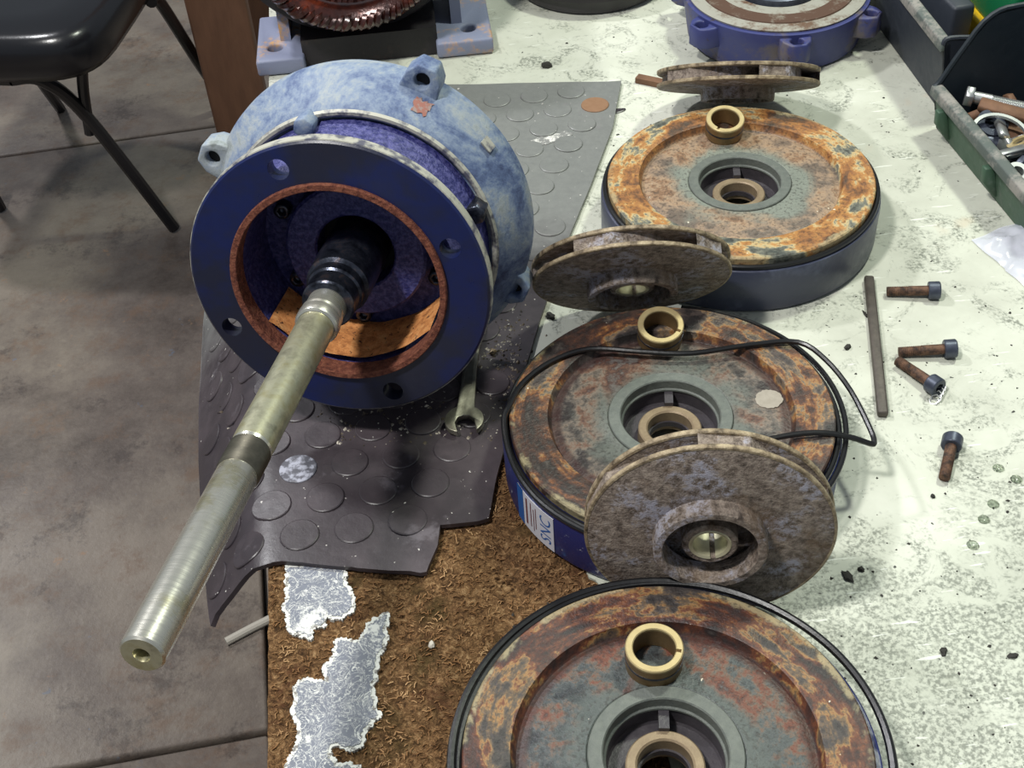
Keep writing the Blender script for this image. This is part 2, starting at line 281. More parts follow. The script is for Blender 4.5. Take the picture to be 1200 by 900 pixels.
def thing(name, label, cat, loc=(0, 0, 0), rz=0.0, group=None, mat=None):
    o = bpy.data.objects.new(name, None); C.objects.link(o); o.empty_display_size = 0.03
    if mat is not None: o.matrix_world = mat
    else: o.location = loc; o.rotation_euler = (0, 0, rz)
    return tag(o, label, cat, group)
def frame(loc, e1, e2, n):
    Q = Matrix((e1, e2, n)).transposed().to_4x4(); Q.translation = loc; return Q

def lathe(prof, seg=96, closed=True, T=None, a0=0.0, a1=2*PI):
    full = abs(a1-a0-2*PI) < 1e-6; ns = seg if full else seg+1; k = len(prof); v = []; f = []
    for i in range(ns):
        a = a0+(a1-a0)*i/seg; ca, sa = math.cos(a), math.sin(a)
        for r, z in prof:
            p = Vector((r*ca, r*sa, z)); v.append(T @ p if T else p)
    for i in range(seg):
        j = (i+1) % ns
        for q in range(k if closed else k-1):
            q2 = (q+1) % k
            f.append((i*k+q, j*k+q, j*k+q2, i*k+q2))
    if not full and closed:
        f.append(tuple(range(k))); f.append(tuple((ns-1)*k+q for q in reversed(range(k))))
    return v, f
def prism(poly, z0, z1, T=None):
    k = len(poly); v = [Vector((x, y, z0)) for x, y in poly]+[Vector((x, y, z1)) for x, y in poly]
    if T: v = [T @ p for p in v]
    return v, [tuple(reversed(range(k))), tuple(range(k, 2*k))]+[(i, (i+1) % k, k+(i+1) % k, k+i) for i in range(k)]
def boxv(x0, x1, y0, y1, z0, z1, T=None):
    return prism([(x0, y0), (x1, y0), (x1, y1), (x0, y1)], z0, z1, T)
def bevel_obj(o, w, seg=2, ang=40):
    bm = bmesh.new(); bm.from_mesh(o.data)
    ed = [e for e in bm.edges if len(e.link_faces) == 2 and e.calc_face_angle(0) > math.radians(ang)]
    bmesh.ops.bevel(bm, geom=ed, offset=w, segments=seg, affect='EDGES', profile=0.5, clamp_overlap=True)
    bm.to_mesh(o.data); bm.free(); o.data.shade_smooth(); o.data.set_sharp_from_angle(angle=math.radians(50))
    return o
def catmull(pts, n=8, closed=False):
    P = [Vector(p) for p in pts]; out = []; k = len(P)
    for i in range(k if closed else k-1):
        if closed: p0, p1, p2, p3 = P[(i-1) % k], P[i], P[(i+1) % k], P[(i+2) % k]
        else: p0, p1, p2, p3 = P[max(i-1, 0)], P[i], P[i+1], P[min(i+2, k-1)]
        for j in range(n):
            t = j/n; out.append(0.5*((2*p1)+(p2-p0)*t+(2*p0-5*p1+4*p2-p3)*t*t+(3*p1-p0-3*p2+p3)*t**3))
    if not closed: out.append(P[-1])
    return out
def tube(pts, r, seg=8, closed=False, cap=True):
    pts = [Vector(p) for p in pts]; k = len(pts); v = []; f = []; prev = None
    for i, p in enumerate(pts):
        if closed: d = pts[(i+1) % k]-pts[i-1]
        else: d = pts[min(i+1, k-1)]-pts[max(i-1, 0)]
        d.normalize()
        if prev is None:
            a = Vector((0, 0, 1)) if abs(d.z) < 0.9 else Vector((1, 0, 0)); u = d.cross(a).normalized()
        else: u = (prev-d*prev.dot(d)).normalized()
        prev = u; w = d.cross(u); rr = r(i/(k-1)) if callable(r) else r
        for q in range(seg):
            t = 2*PI*q/seg; v.append(p+(u*math.cos(t)+w*math.sin(t))*rr)
    for i in range(k if closed else k-1):
        j = (i+1) % k
        for q in range(seg): f.append((i*seg+q, i*seg+(q+1) % seg, j*seg+(q+1) % seg, j*seg+q))
    if not closed and cap: f.append(tuple(reversed(range(seg)))); f.append(tuple((k-1)*seg+q for q in range(seg)))
    return v, f
def join(*vf):
    V, F = [], []
    for v, f in vf:
        o = len(V); V += list(v); F += [tuple(i+o for i in q) for q in f]
    return V, F
def cut(o, cutters):
    """drill the cutter shapes (v, f) out of o's mesh"""
    tmp = []
    for i, (v, f) in enumerate(cutters):
        me = bpy.data.meshes.new('drill'); me.from_pydata([tuple(p) for p in v], [], f)
        bm = bmesh.new(); bm.from_mesh(me); bmesh.ops.recalc_face_normals(bm, faces=bm.faces); bm.to_mesh(me); bm.free()
        k = bpy.data.objects.new('drill', me); C.objects.link(k); k.parent = o.parent; tmp.append(k)
        md = o.modifiers.new('b', 'BOOLEAN'); md.operation = 'DIFFERENCE'; md.object = k; md.solver = 'EXACT'
    dg = bpy.context.evaluated_depsgraph_get(); dg.update()
    new = bpy.data.meshes.new_from_object(o.evaluated_get(dg)); o.modifiers.clear(); old = o.data; nm = old.name
    o.data = new; bpy.data.meshes.remove(old); new.name = nm
    for k in tmp:
        me = k.data; bpy.data.objects.remove(k); bpy.data.meshes.remove(me)
    new.shade_smooth(); new.set_sharp_from_angle(angle=math.radians(35))
    return o
def cyl(r, z0, z1, seg=24, T=None, r2=None):
    r2 = r if r2 is None else r2; v = []; 
    for z, rr in ((z0, r), (z1, r2)):
        for i in range(seg):
            a = 2*PI*i/seg; p = Vector((rr*math.cos(a), rr*math.sin(a), z)); v.append(T @ p if T else p)
    return v, [tuple(reversed(range(seg))), tuple(range(seg, 2*seg))]+[(i, (i+1) % seg, seg+(i+1) % seg, seg+i) for i in range(seg)]
def jag(poly, n=3, amp=0.002, seed=1):
    r = random.Random(seed); out = []
    for i in range(len(poly)):
        a = Vector(poly[i]); b = Vector(poly[(i+1) % len(poly)]); d = b-a; nn = Vector((-d.y, d.x)).normalized()
        out.append(tuple(a))
        for j in range(1, n+1): out.append(tuple(a+d*(j/(n+1))+nn*r.uniform(-amp, amp)))
    return out

# ------------------------------------------------------------------ the setting: floor
FZ = -0.75
floor = mesh_obj('floor', *boxv(-5, 4, -3, 7, FZ-0.2, FZ-0.02), 'joint'); tag(floor, 'stained grey brown concrete floor below the workbench', None, kind='structure')
fo = at(305, 857, FZ)+Vector((0.014, 0, 0)); fang = math.radians(7.2)
fT = Matrix.Translation((fo.x, fo.y, 0)) @ Matrix.Rotation(fang, 4, 'Z')
for i in range(-3, 3):
    for j in range(-2, 4):
        sx, sy, g = 1.5, 1.535, 0.004
        s_ = mesh_obj('concrete_slab', *boxv(i*sx+g, (i+1)*sx-g, j*sy+g, (j+1)*sy-g, FZ-0.03, FZ, fT), 'concrete', floor)
        bevel_obj(s_, 0.004, 1)

# ------------------------------------------------------------------ workbench
E0 = Vector((-0.187, 0.598, 0)); bt = Vector((-0.0843, 1, 0)).normalized(); bs = Vector((bt.y, -bt.x, 0))
brot = math.atan2(bs.y, bs.x)
bench = thing('workbench', 'long workbench with white laminate worn down to brown chipboard at its near left', 'workbench', (E0.x, E0.y, FZ), brot)
Bi = Matrix.Translation((E0.x, E0.y, FZ)) @ Matrix.Rotation(brot, 4, 'Z'); Binv = Bi.inverted()
def bl(p): return Binv @ Vector(p)          # world to bench-local
ZB = -FZ
mesh_obj('board_core', *boxv(0.002, 1.25, -0.62, 1.35, ZB-0.04, ZB-0.0045), 'chip', bench)
nx, ny = 95, 300
v = []; f = []
for j in range(ny+1):
    for i in range(nx+1):
        x = 0.32*i/nx; y = -0.62+1.2*j/ny
        h = mnoise.fractal(Vector((x*60, y*60, 0)), 1.0, 2.0, 5)*0.0007 + mnoise.noise(Vector((x*420, y*420, 3)))*0.0005
        if i == 0: x += 0.0012*mnoise.noise(Vector((0, y*90, 1)))
        v.append((x, y, ZB-0.0026+h))
for j in range(ny):
    for i in range(nx): f.append((j*(nx+1)+i, j*(nx+1)+i+1, (j+1)*(nx+1)+i+1, (j+1)*(nx+1)+i))
base = len(v)
for j in range(ny+1): v.append((0.0015, -0.62+1.2*j/ny, ZB-0.006))
for j in range(ny): f.append((base+j, j*(nx+1), (j+1)*(nx+1), base+j+1))
mesh_obj('chipboard', v, f, 'chip', bench, sharp=0)
# loose fibres standing out of the chipboard
r = random.Random(3); V = []; F = []
for k in range(6000):
    x = r.uniform(0.003, 0.26); y = r.uniform(-0.32, 0.16); a = r.uniform(0, PI); L = r.uniform(0.0015, 0.0048); w = r.uniform(0.00015, 0.0004)
    z = ZB-0.0024; d = Vector((math.cos(a), math.sin(a), 0)); q = Vector((-d.y, d.x, 0)); b0 = len(V); bend = r.uniform(-0.001, 0.001)
    for t in (-.5, 0, .5):
        c_ = Vector((x, y, z))+d*L*t+q*bend*(1-4*t*t)+Vector((0, 0, r.uniform(0.0006, 0.0016) if t else 0.0018)); V += [c_+q*w, c_-q*w, c_+Vector((0, 0, -0.0012))]
    for s_ in (0, 3):
        for e in range(3): F.append((b0+s_+e, b0+s_+(e+1) % 3, b0+s_+3+(e+1) % 3, b0+s_+3+e))
tag(mesh_obj('wood_fibre', V, F, 'fibre', bench, sharp=0), kind='stuff')
# white laminate with its torn left edge
lam = [(bl(at(x, y))) for x, y in ((538, 440), (572, 500), (605, 560), (640, 622), (690, 676), (712, 705), (740, 760), (770, 840))]
lam = [(p.x, p.y) for p in lam]
lam = [(1.25, 1.35), (0.0, 1.35), (0.0, 0.42), (0.03, 0.37), (0.09, 0.31)]+jag(lam, 4, 0.004, 4)[:-4]+[(lam[-1][0]+0.01, -0.62), (1.25, -0.62)]
mesh_obj('laminate', *prism(lam, ZB-0.0046, ZB), 'laminate', bench, sharp=20)
Z1 = [(330, 75), (560, 80), (575, 130), (600, 190), (605, 260), (560, 300), (500, 285), (495, 320), (450, 330), (440, 375), (390, 370), (345, 350), (325, 300), (310, 240), (320, 180), (325, 120)]
Z2 = [(685, 285), (745, 265), (750, 310), (735, 400), (710, 450), (705, 540), (690, 600), (720, 680), (685, 720), (650, 790), (600, 830), (530, 810), (515, 850), (560, 880), (635, 885), (630, 940), (310, 940), (340, 850), (370, 790), (355, 700), (355, 580), (375, 545), (450, 540), (490, 550), (480, 480), (525, 430), (520, 390), (570, 370), (620, 380), (650, 330)]
for k, Zp in enumerate((Z1, Z2)):
    P = [bl(at(240+x*0.2888, 640+y*0.2888)) for x, y in Zp]; P = [(p.x, p.y) for p in P]
    out = jag(jag(P, 2, 0.0022, 20+k), 3, 0.0009, 40+k)
    mesh_obj('laminate_remnant', *prism(out, ZB-0.0045, ZB-0.0002), 'flake_white', bench, sharp=20)
    ctr = Vector((sum(p[0] for p in P)/len(P), sum(p[1] for p in P)/len(P))); inn = []
    n_ = len(P)
    area2 = sum(P[i][0]*P[(i+1) % n_][1]-P[(i+1) % n_][0]*P[i][1] for i in range(n_)); sg = 1 if area2 > 0 else -1
    for i in range(n_):
        a, b, c_ = Vector(P[i-1]), Vector(P[i]), Vector(P[(i+1) % n_]); d = (c_-a).normalized(); nn = Vector((-d.y, d.x))*sg
        inn.append(tuple(b+nn*0.0030))
    mesh_obj('primer_patch', *prism(jag(jag(inn, 2, 0.0022, 20+k), 3, 0.0008, 30+k), ZB-0.001, ZB+0.0003), 'flake_grey', bench, sharp=20)
for (x, y) in ((0.07, -0.55), (1.17, -0.55), (0.07, 1.27), (1.17, 1.27)):
    mesh_obj('leg', *boxv(x-0.025, x+0.025, y-0.025, y+0.025, 0, ZB-0.04), 'benchsteel', bench)
mesh_obj('apron', *join(boxv(0.05, 0.09, -0.52, 1.24, ZB-0.1, ZB-0.04), boxv(1.15, 1.19, -0.52, 1.24, ZB-0.1, ZB-0.04), boxv(0.09, 1.15, -0.57, -0.53, ZB-0.1, ZB-0.04), boxv(0.09, 1.15, 1.25, 1.29, ZB-0.1, ZB-0.04)), 'benchsteel', bench)

# ------------------------------------------------------------------ rubber mat
MT = 0.004
def bend(s, t, h=0.0):
    """mat coordinates (s right of bench edge, t along it, h above the surface) -> world"""
    rho, amax = 0.03, math.radians(50)
    if s >= 0.004: return E0+bs*s+bt*t+Vector((0, 0, h))
    q = 0.004-s; a = min(q/rho, amax); ox = math.sin(a)*rho; oz = (1-math.cos(a))*rho
    if q > rho*amax: e = q-rho*amax; ox += e*math.cos(amax); oz += e*math.sin(amax)
    nx_, nz_ = -math.sin(a), math.cos(a)
    return E0+bs*(0.004-ox+nx_*h)+bt*t+Vector((0, 0, -oz+nz_*h))
def st(x, y):
    p = at(x, y, 0.003)-E0; return p.dot(bs), p.dot(bt)
sL = -0.1066
front = [(-0.1066, 0.36), (-0.1055, 0.251), (-0.0998, 0.182), (-0.085, 0.075), (-0.0672, -0.008), (-0.0645, -0.0175), (-0.057, -0.012), (-0.0493, -0.0105), (-0.0263, -0.0081), (-0.008, -0.0045)]+[st(*q) for q in ((330, 659), (420, 667), (500, 672), (503, 664), (513, 640), (516, 617), (560, 612), (573, 608), (582, 560), (597, 505), (618, 425), (634, 372), (660, 295), (692, 218), (718, 150), (728, 96))]
for i in range(1, len(front)):
    if front[i][0] <= front[i-1][0]: front[i] = (front[i-1][0]+0.0008, front[i][1])
sR = front[-1][0]; tB0 = st(520, 91)[1]; tB1 = front[-1][1]
def interp(x, P):
    for (a, b), (c_, d) in zip(P, P[1:]):
        if x <= c_: return b+(d-b)*((x-a)/(c_-a) if c_ > a else 0)
    return P[-1][1]
def tback(s):
    if s < 0.12: return tB0-0.01-0.10*max(0, (0.05-s)/0.18)
    return tB0+(tB1-tB0)*max(0, min(1, (s-0.1)/(sR-0.1)))
cols = sorted(set([round(s, 5) for s, _ in front]+[round(sL+(sR-sL)*i/70, 5) for i in range(71)]))
cols = [c_ for i, c_ in enumerate(cols) if i == 0 or c_-cols[i-1] > 1e-5]
rows = 60; v = []; f = []
wav = lambda s, t: 0.0009*mnoise.noise(Vector((s*18, t*18, 0)))+0.0004
for s in cols:
    t0 = interp(s, front)+0.0012*mnoise.noise(Vector((s*160, 5, 0))); t1 = tback(s)
    t1 = max(t1, t0+0.0005)
    for j in range(rows+1):
        t = t0+(t1-t0)*j/rows; h = wav(s, t)
        v.append(bend(s, t, MT+h)); v.append(bend(s, t, h))
k = rows+1
for i in range(len(cols)-1):
    for j in range(rows):
        a, b, c_, d = (i*k+j)*2, ((i+1)*k+j)*2, ((i+1)*k+j+1)*2, (i*k+j+1)*2
        f.append((a, b, c_, d)); f.append((a+1, d+1, c_+1, b+1))
    for j in (0, rows):
        a, b = (i*k+j)*2, ((i+1)*k+j)*2; f.append((a, a+1, b+1, b))
for i in (0, len(cols)-1):
    for j in range(rows):
        a, d = (i*k+j)*2, (i*k+j+1)*2; f.append((a, d, d+1, a+1))
matroot = thing('rubber_mat', 'dark studded rubber mat under the blue pump bracket, drooping over the bench edge', 'mat', (0, 0, 0))
mesh_obj('sheet', v, f, 'mat', matroot)
s0, t0 = st(415, 620); pitch, rowp, R_ = 0.0400, 0.0335, 0.0148
count = 0
for j in range(-3, 24):
    for i in range(-12, 12):
        s = s0+i*pitch+(0.5*pitch if j % 2 else 0); t = t0+j*rowp
        if s-R_ < sL+0.004 or s+R_*0.6 > sR: continue
        lim = max(interp(s-R_*0.9, front), interp(s+R_*0.9, front), interp(s, front))
        tb = min(tback(s-R_), tback(s), tback(s+R_))
        if t-R_*0.9 < lim or t+R_ > tb: continue
        v = []; f = []; S = 22
        for (rr, hh) in ((R_, MT-0.0005), (R_*0.985, MT+0.0008), (R_*0.93, MT+0.0013)):
            for q in range(S):
                an = 2*PI*q/S; ss, tt = s+rr*math.cos(an), t+rr*math.sin(an)
                v.append(bend(ss, tt, hh+wav(s, t)))
        for a in (0, 1):
            for q in range(S): f.append((a*S+q, a*S+(q+1) % S, (a+1)*S+(q+1) % S, (a+1)*S+q))
        f.append(tuple(2*S+q for q in range(S)))
        pw = bend(s, t); mt_ = 'mat'
        if (pw.xy-at(688, 129).xy).length < 0.022: mt_ = 'mat_rust'
        elif (pw.xy-at(375, 561).xy).length < 0.02: mt_ = 'mat_pale'
        mesh_obj('stud', v, f, mt_, matroot, sharp=25); count += 1

sm_ = [st(*q) for q in ((618, 168), (630, 163), (648, 161), (662, 155), (671, 158), (668, 165), (650, 168), (634, 172), (622, 174))]
sm_ = jag(sm_, 3, 0.0015, 9); v = [bend(a, b, MT+wav(a, b)+0.0005) for a, b in sm_]+[bend(a, b, MT+wav(a, b)-0.0005) for a, b in sm_]; k = len(sm_)
mesh_obj('paint_smear', v, [tuple(range(k))]+[(i, (i+1) % k, k+(i+1) % k, k+i) for i in range(k)], 'mat_smear', matroot, sharp=0)

# ------------------------------------------------------------------ blue pump bracket with its shaft
ax_c = Vector((-0.1195, 0.729, 0.1478)); ax_n = Vector((-0.19596, -0.96721, 0.16159)).normalized()
e1 = Vector((0.98009, -0.19857, 0)).normalized(); e2 = ax_n.cross(e1)
BR, BB = 0.1268, 0.112
hbase = ax_c-ax_n*BB-e2*BR
pump = thing('pump_bracket', 'blue cast pump bracket with round flange and long steel shaft pointing to lower left', 'pump bracket', mat=frame(hbase, e1, e2, ax_n))
AX = Matrix.Translation((0, BR, BB))
def axp(px, py, u):
    d = ray(px, py); cc = ax_c+ax_n*u; o_ = Vector((0, 0, HC)); p = o_+d*((cc-o_).dot(ax_n)/d.dot(ax_n))-cc
    return p.dot(e1), p.dot(e2)
def onax(x, y, z, rot=0): return AX @ Matrix.Translation((x, y, z)) @ Matrix.Rotation(rot, 4, 'Z')
fl = mesh_obj('flange', *lathe([(0.0795, 0), (0.1094, 0), (0.1109, -0.0012), (0.1109, -0.0115), (0.1095, -0.013), (0.0795, -0.013)], 120, True, AX), 'blue_flange', pump)
holes = [axp(328, 196, -0.004), axp(529, 288, -0.004), axp(462, 455, -0.004), axp(274, 380, -0.004)]
cut(fl, [cyl(0.0078, -0.02, 0.01, 28, onax(x, y, 0)) for x, y in holes])
mesh_obj('flange_rim', *lathe([(0.1103, -0.0016), (0.1117, -0.0022), (0.1117, -0.0105), (0.1103, -0.0112)], 120, True, AX), 'edge', pump)
mesh_obj('throat_ring', *lathe([(0.0752, 0.0024), (0.0758, 0.003), (0.0796, 0.003), (0.0804, 0.002), (0.0802, -0.012), (0.0752, -0.0125)], 120, True, AX), 'rust_ring', pump)
# barrel with two open windows low on either side
wall = [(0.0762, -0.0125), (0.0862, -0.0125), (0.0885, -0.022), (0.0990, -0.068), (0.0762, -0.072)]
for a0, a1 in ((-8, 302),):
    mesh_obj('barrel_wall', *lathe(wall, 90, True, AX, math.radians(a0), math.radians(a1)), 'blue_cast', pump)
mesh_obj('bearing_hole_shade', *cyl(0.0312, -0.078, -0.072, 48, AX), 'black', pump)  # black disc closing the bearing hole, painted as its deep shade
mesh_obj('back_plate', *lathe([(0.030, -0.070), (0.0785, -0.070), (0.0785, -0.078), (0.030, -0.078)], 72, True, AX), 'blue_cast', pump)
bell = mesh_obj('bell', *lathe([(0.077, -0.0695), (0.1000, -0.0695), (0.1010, -0.0660), (0.1045, -0.0650), (0.1075, -0.0672), (0.1150, -0.0790), (0.1215, -0.0900), (0.1245, -0.0950), (0.1262, -0.0990), (0.1268, -0.1035), (0.1268, -0.112), (0.1240, -0.114), (0.1180, -0.114), (0.1180, -0.098), (0.104, -0.080), (0.077, -0.079)], 120, True, AX), 'blue_dusty', pump, sharp=28)
bev = mesh_obj('bell_lip', *lathe([(0.1016, -0.0652), (0.1030, -0.0640), (0.1052, -0.0640), (0.1068, -0.0662)], 120, False, AX), 'edge', pump)
for (px, py, ang) in ((495, 90, 67), (250, 190, 156), (606, 338, -24)):
    a = math.radians(ang); T = AX @ Matrix.Rotation(a-PI/2, 4, 'Z') @ Matrix.Translation((0, -0.0065 if ang < 0 else 0, 0))
    lug = mesh_obj('lug', *prism([(-0.0160, 0.114), (0.0160, 0.114), (0.0135, 0.132), (0.0070, 0.1410), (-0.0070, 0.1410), (-0.0135, 0.132)], -0.113, -0.090, T), 'blue_dusty', pump)
    cut(lug, [cyl(0.0058, -0.101, -0.07, 20, T @ Matrix.Translation((0, 0.1300, 0)))])
    bevel_obj(lug, 0.0015, 2, 50)
    mesh_obj('lug_hole_shade', *cyl(0.0057, -0.1012, -0.098, 20, T @ Matrix.Translation((0, 0.1300, 0))), 'black', lug)  # black plug painting the shade at the bottom of the drilled hole
mesh_obj('casting_mark', *boxv(-0.004, 0.004, -0.005, 0.005, 0, 0.0016, AX @ Matrix.Rotation(math.radians(37), 4, 'Z') @ Matrix.Translation((0.1215, 0, -0.0885)) @ Matrix.Rotation(math.radians(62), 4, 'Y')), 'edge', pump)
v = []; f = []; rr_ = random.Random(5)     # red flaked spot beneath the top lug
for i in range(9):
    for j in range(6):
        t_ = 0.40+0.42*j/5; a = math.radians(60.5+6.5*i/8)
        if i in (0, 8) or j in (0, 5): t_ += rr_.uniform(-0.06, 0.06); a += rr_.uniform(-0.012, 0.012)
        r__ = 0.1075+(0.1215-0.1075)*t_; v.append(AX @ Vector(((r__+0.0006)*math.cos(a), (r__+0.0006)*math.sin(a), -0.0672-0.0228*t_+0.0006)))
for i in range(8):
    for j in range(5): f.append((i*6+j, (i+1)*6+j, (i+1)*6+j+1, i*6+j+1))
mesh_obj('primer_spot', v, f, 'primer_red', pump)
for (px, py) in ((355, 151), (556, 253)):
    x, y = axp(px, py, -0.050)
    nb = mesh_obj('hex_bolt', *cyl(0.0082, -0.0695, -0.050, 6, onax(x, y, 0, math.radians(20))), 'blue_dusty' if px < 400 else 'steel_dark', pump); bevel_obj(nb, 0.0008, 1)
# bearing cover inside the throat
mesh_obj('bearing_cover', *lathe([(0.0300, -0.050), (0.0315, -0.0485), (0.0525, -0.0485), (0.0545, -0.0505), (0.0545, -0.070), (0.0300, -0.070)], 80, True, AX), 'blue_cast', pump)
for (px, py) in ((343, 253), (503, 322), (305, 352), (430, 430)):
    x, y = axp(px, py, -0.062); q = math.hypot(x, y); x, y = x/q*0.0635, y/q*0.0635
    sc = mesh_obj('socket_screw', *cyl(0.0062, -0.071, -0.0605, 20, onax(x, y, 0)), 'steel_dark', pump); cut(sc, [cyl(0.0032, -0.065, -0.05, 6, onax(x, y, 0))]); bevel_obj(sc, 0.0006, 1, 60)
# orange sludge lying in the bottom of the throat
slv = []; slf = []; NS = 40
for i in range(NS+1):
    a = math.radians(214+112*i/NS); edge = math.sin(PI*i/NS)**0.6
    for j in range(9):
        u = -0.0115-0.052*j/8; th = (0.0008+0.0075*edge*(0.75+0.5*mnoise.noise(Vector((a*3, j*0.6, 2)))))
        rr = 0.0758-th; slv.append(AX @ Vector((rr*math.cos(a), rr*math.sin(a), u)))
for i in range(NS):
    for j in range(8): slf.append((i*9+j, (i+1)*9+j, (i+1)*9+j+1, i*9+j+1))
mesh_obj('rust_sludge', slv, slf, 'sludge', pump)
# shaft
Ls = 0.3655
shaft = mesh_obj('shaft', *lathe([(0.0002, Ls), (0.0044, Ls), (0.0046, Ls-0.006), (0.0044, Ls), (0.0106, Ls), (0.0119, Ls-0.0014), (0.0121, Ls-0.02), (0.0123, 0.2235), (0.0119, 0.2225), (0.0119, 0.198), (0.0126, 0.1965)][4:]+[(0.0126, 0.19)], 64, False, AX), 'steel', pump)
mesh_obj('shaft_end', *lathe([(0.0035, Ls-0.010), (0.0040, Ls-0.0015), (0.0046, Ls+0.0001), (0.0107, Ls)], 64, False, AX), 'steel_stain', shaft)
mesh_obj('centre_hole', *cyl(0.0042, Ls-0.014, Ls-0.0085, 24, AX), 'bronze', shaft)
thr = []
for i in range(10): z = 0.1985+i*0.0024; thr += [(0.0118, z), (0.0131, z+0.0012)]
mesh_obj('thread', *lathe(thr+[(0.0118, 0.2225)], 64, False, AX), 'thread', shaft, sharp=20)
mesh_obj('shaft_sleeve', *lathe([(0.0118, 0.197), (0.0127, 0.1962), (0.0130, 0.19), (0.0131, 0.0700), (0.0128, 0.058), (0.0131, 0.0565)], 64, False, AX), 'steel_stain', shaft)
mesh_obj('collar', *lathe([(0.0131, 0.0590), (0.0148, 0.0580), (0.0154, 0.0565), (0.0154, 0.0500), (0.0146, 0.0490), (0.0146, 0.047), (0.0150, 0.046), (0.0150, 0.044), (0.0140, 0.0435), (0.0140, 0.0300), (0.0136, 0.029)], 64, False, AX), 'steel', shaft)
mesh_obj('seal_sleeve', *lathe([(0.0136, 0.0300), (0.0178, 0.0290), (0.0190, 0.0275), (0.0190, 0.0130), (0.0205, 0.0115), (0.0210, 0.0060), (0.0205, 0.0035), (0.0232, 0.0015), (0.0236, -0.02), (0.0236, -0.075)], 64, False, AX), 'steel_dark', shaft)
pump['note'] = ''
del pump['note']

# ------------------------------------------------------------------ stage casings
def casing(name, label, cx, cy, face, side, rz):
    t = thing(name, label, 'pump casing', (cx, cy, 0), rz)
    mesh_obj('body', *lathe([(0.100, 0.001), (0.1215, 0.0), (0.1240, 0.002), (0.1250, 0.0045), (0.1252, 0.040), (0.1245, 0.0445), (0.1235, 0.0452), (0.1190, 0.0452), (0.1188, 0.0500), (0.100, 0.0500), (0.098, 0.020), (0.098, 0.004)], 128, True), side, t)
    mesh_obj('face', *lathe([(0.1189, 0.0480), (0.1190, 0.0540), (0.1180, 0.0550), (0.0925, 0.0550), (0.0908, 0.0545), (0.0888, 0.0485), (0.0876, 0.0472), (0.0862, 0.0474), (0.0835, 0.0486), (0.0820, 0.0488), (0.060, 0.0498), (0.0470, 0.0505), (0.0462, 0.0500), (0.046, 0.04), (0.1, 0.038)], 128, True), face, t, sharp=25)
    mesh_obj('hub_ring', *lathe([(0.0461, 0.0490), (0.0458, 0.0510), (0.0452, 0.0516), (0.0374, 0.0516), (0.0366, 0.0508), (0.0362, 0.0440), (0.0350, 0.0432), (0.0348, 0.0420), (0.0461, 0.0420)], 96, True), 'hub', t, sharp=25)
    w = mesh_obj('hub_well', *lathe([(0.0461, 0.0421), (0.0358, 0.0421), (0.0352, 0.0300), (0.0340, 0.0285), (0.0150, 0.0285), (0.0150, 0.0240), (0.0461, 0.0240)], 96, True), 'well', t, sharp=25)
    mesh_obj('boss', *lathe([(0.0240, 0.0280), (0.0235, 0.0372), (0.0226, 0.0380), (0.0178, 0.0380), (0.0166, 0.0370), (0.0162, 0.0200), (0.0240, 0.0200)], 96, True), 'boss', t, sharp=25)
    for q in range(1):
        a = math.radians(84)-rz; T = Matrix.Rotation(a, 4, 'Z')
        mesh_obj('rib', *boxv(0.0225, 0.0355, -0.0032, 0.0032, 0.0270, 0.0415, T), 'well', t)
    return t
CA, CB, CC = Vector((0.219, 0.957, 0)), Vector((0.115, 0.667, 0)), Vector((0.073, 0.391, 0))
ca = casing('stage_casing', 'round slate blue pump casing with orange rusted face, farthest of the three in the row', CA.x, CA.y, 'face_a', 'side_a', 0)
mesh_obj('seal_ring', *lathe([(0.1213+0.0024*math.cos(a), 0.0474+0.0024*math.sin(a)) for a in [2*PI*i/10 for i in range(10)]], 128, True), 'cord', ca)
cb = casing('stage_casing', 'round blue pump casing with a paper label on its side, middle of the row', CB.x, CB.y, 'face_b', 'side_b', 0.4)
cc = casing('stage_casing', 'round rusty pump casing cut off by the bottom of the picture, nearest of the row', CC.x, CC.y, 'face_c', 'side_b', 1.1)
fp = at(901, 468, 0.0495)-CB; fp = Matrix.Rotation(-0.4, 4, 'Z') @ fp
fo_ = jag([(0.0105*math.cos(a), 0.0098*math.sin(a)) for a in [2*PI*i/14 for i in range(14)]], 2, 0.0006, 3)
mesh_obj('putty_spot', *prism(fo_, 0.0480, 0.0500, Matrix.Translation((fp.x, fp.y, 0))), 'putty', cb)
# printed label on the side of the middle casing
pL = at(632, 605, 0.022); a_mid = math.atan2(pL.y-CB.y, pL.x-CB.x)-0.4
def wrap(arc, z, rr): a = a_mid+arc/0.1252; return Vector((rr*math.cos(a), rr*math.sin(a), z))
def patch(name, s0, s1, z0, z1, rr, mat, parent):
    v = []; f = []; n = 12
    for i in range(n+1):
        s = s0+(s1-s0)*i/n
        v += [wrap(s, z0, rr), wrap(s, z1, rr), wrap(s, z1, rr-0.0005), wrap(s, z0, rr-0.0005)]
    for i in range(n):
        for q in range(4): f.append((i*4+q, (i+1)*4+q, (i+1)*4+(q+1) % 4, i*4+(q+1) % 4))
    f += [(0, 1, 2, 3), tuple(n*4+q for q in (3, 2, 1, 0))]
    return mesh_obj(name, v, f, mat, parent)
lab = patch('label', -0.022, 0.022, 0.005, 0.041, 0.12565, 'lab_w', cb)
patch('blue_band', -0.022, -0.013, 0.005, 0.041, 0.12580, 'lab_b', lab)
for i, (s0_, s1_, z0_, z1_) in enumerate(((-0.0095, -0.0075, 0.010, 0.037), (-0.0035, -0.0025, 0.012, 0.037), (0.000, 0.0008, 0.010, 0.033), (0.0026, 0.0034, 0.014, 0.036))):
    patch('print_line', s0_, s1_, z0_, z1_, 0.12580, 'lab_r', lab)
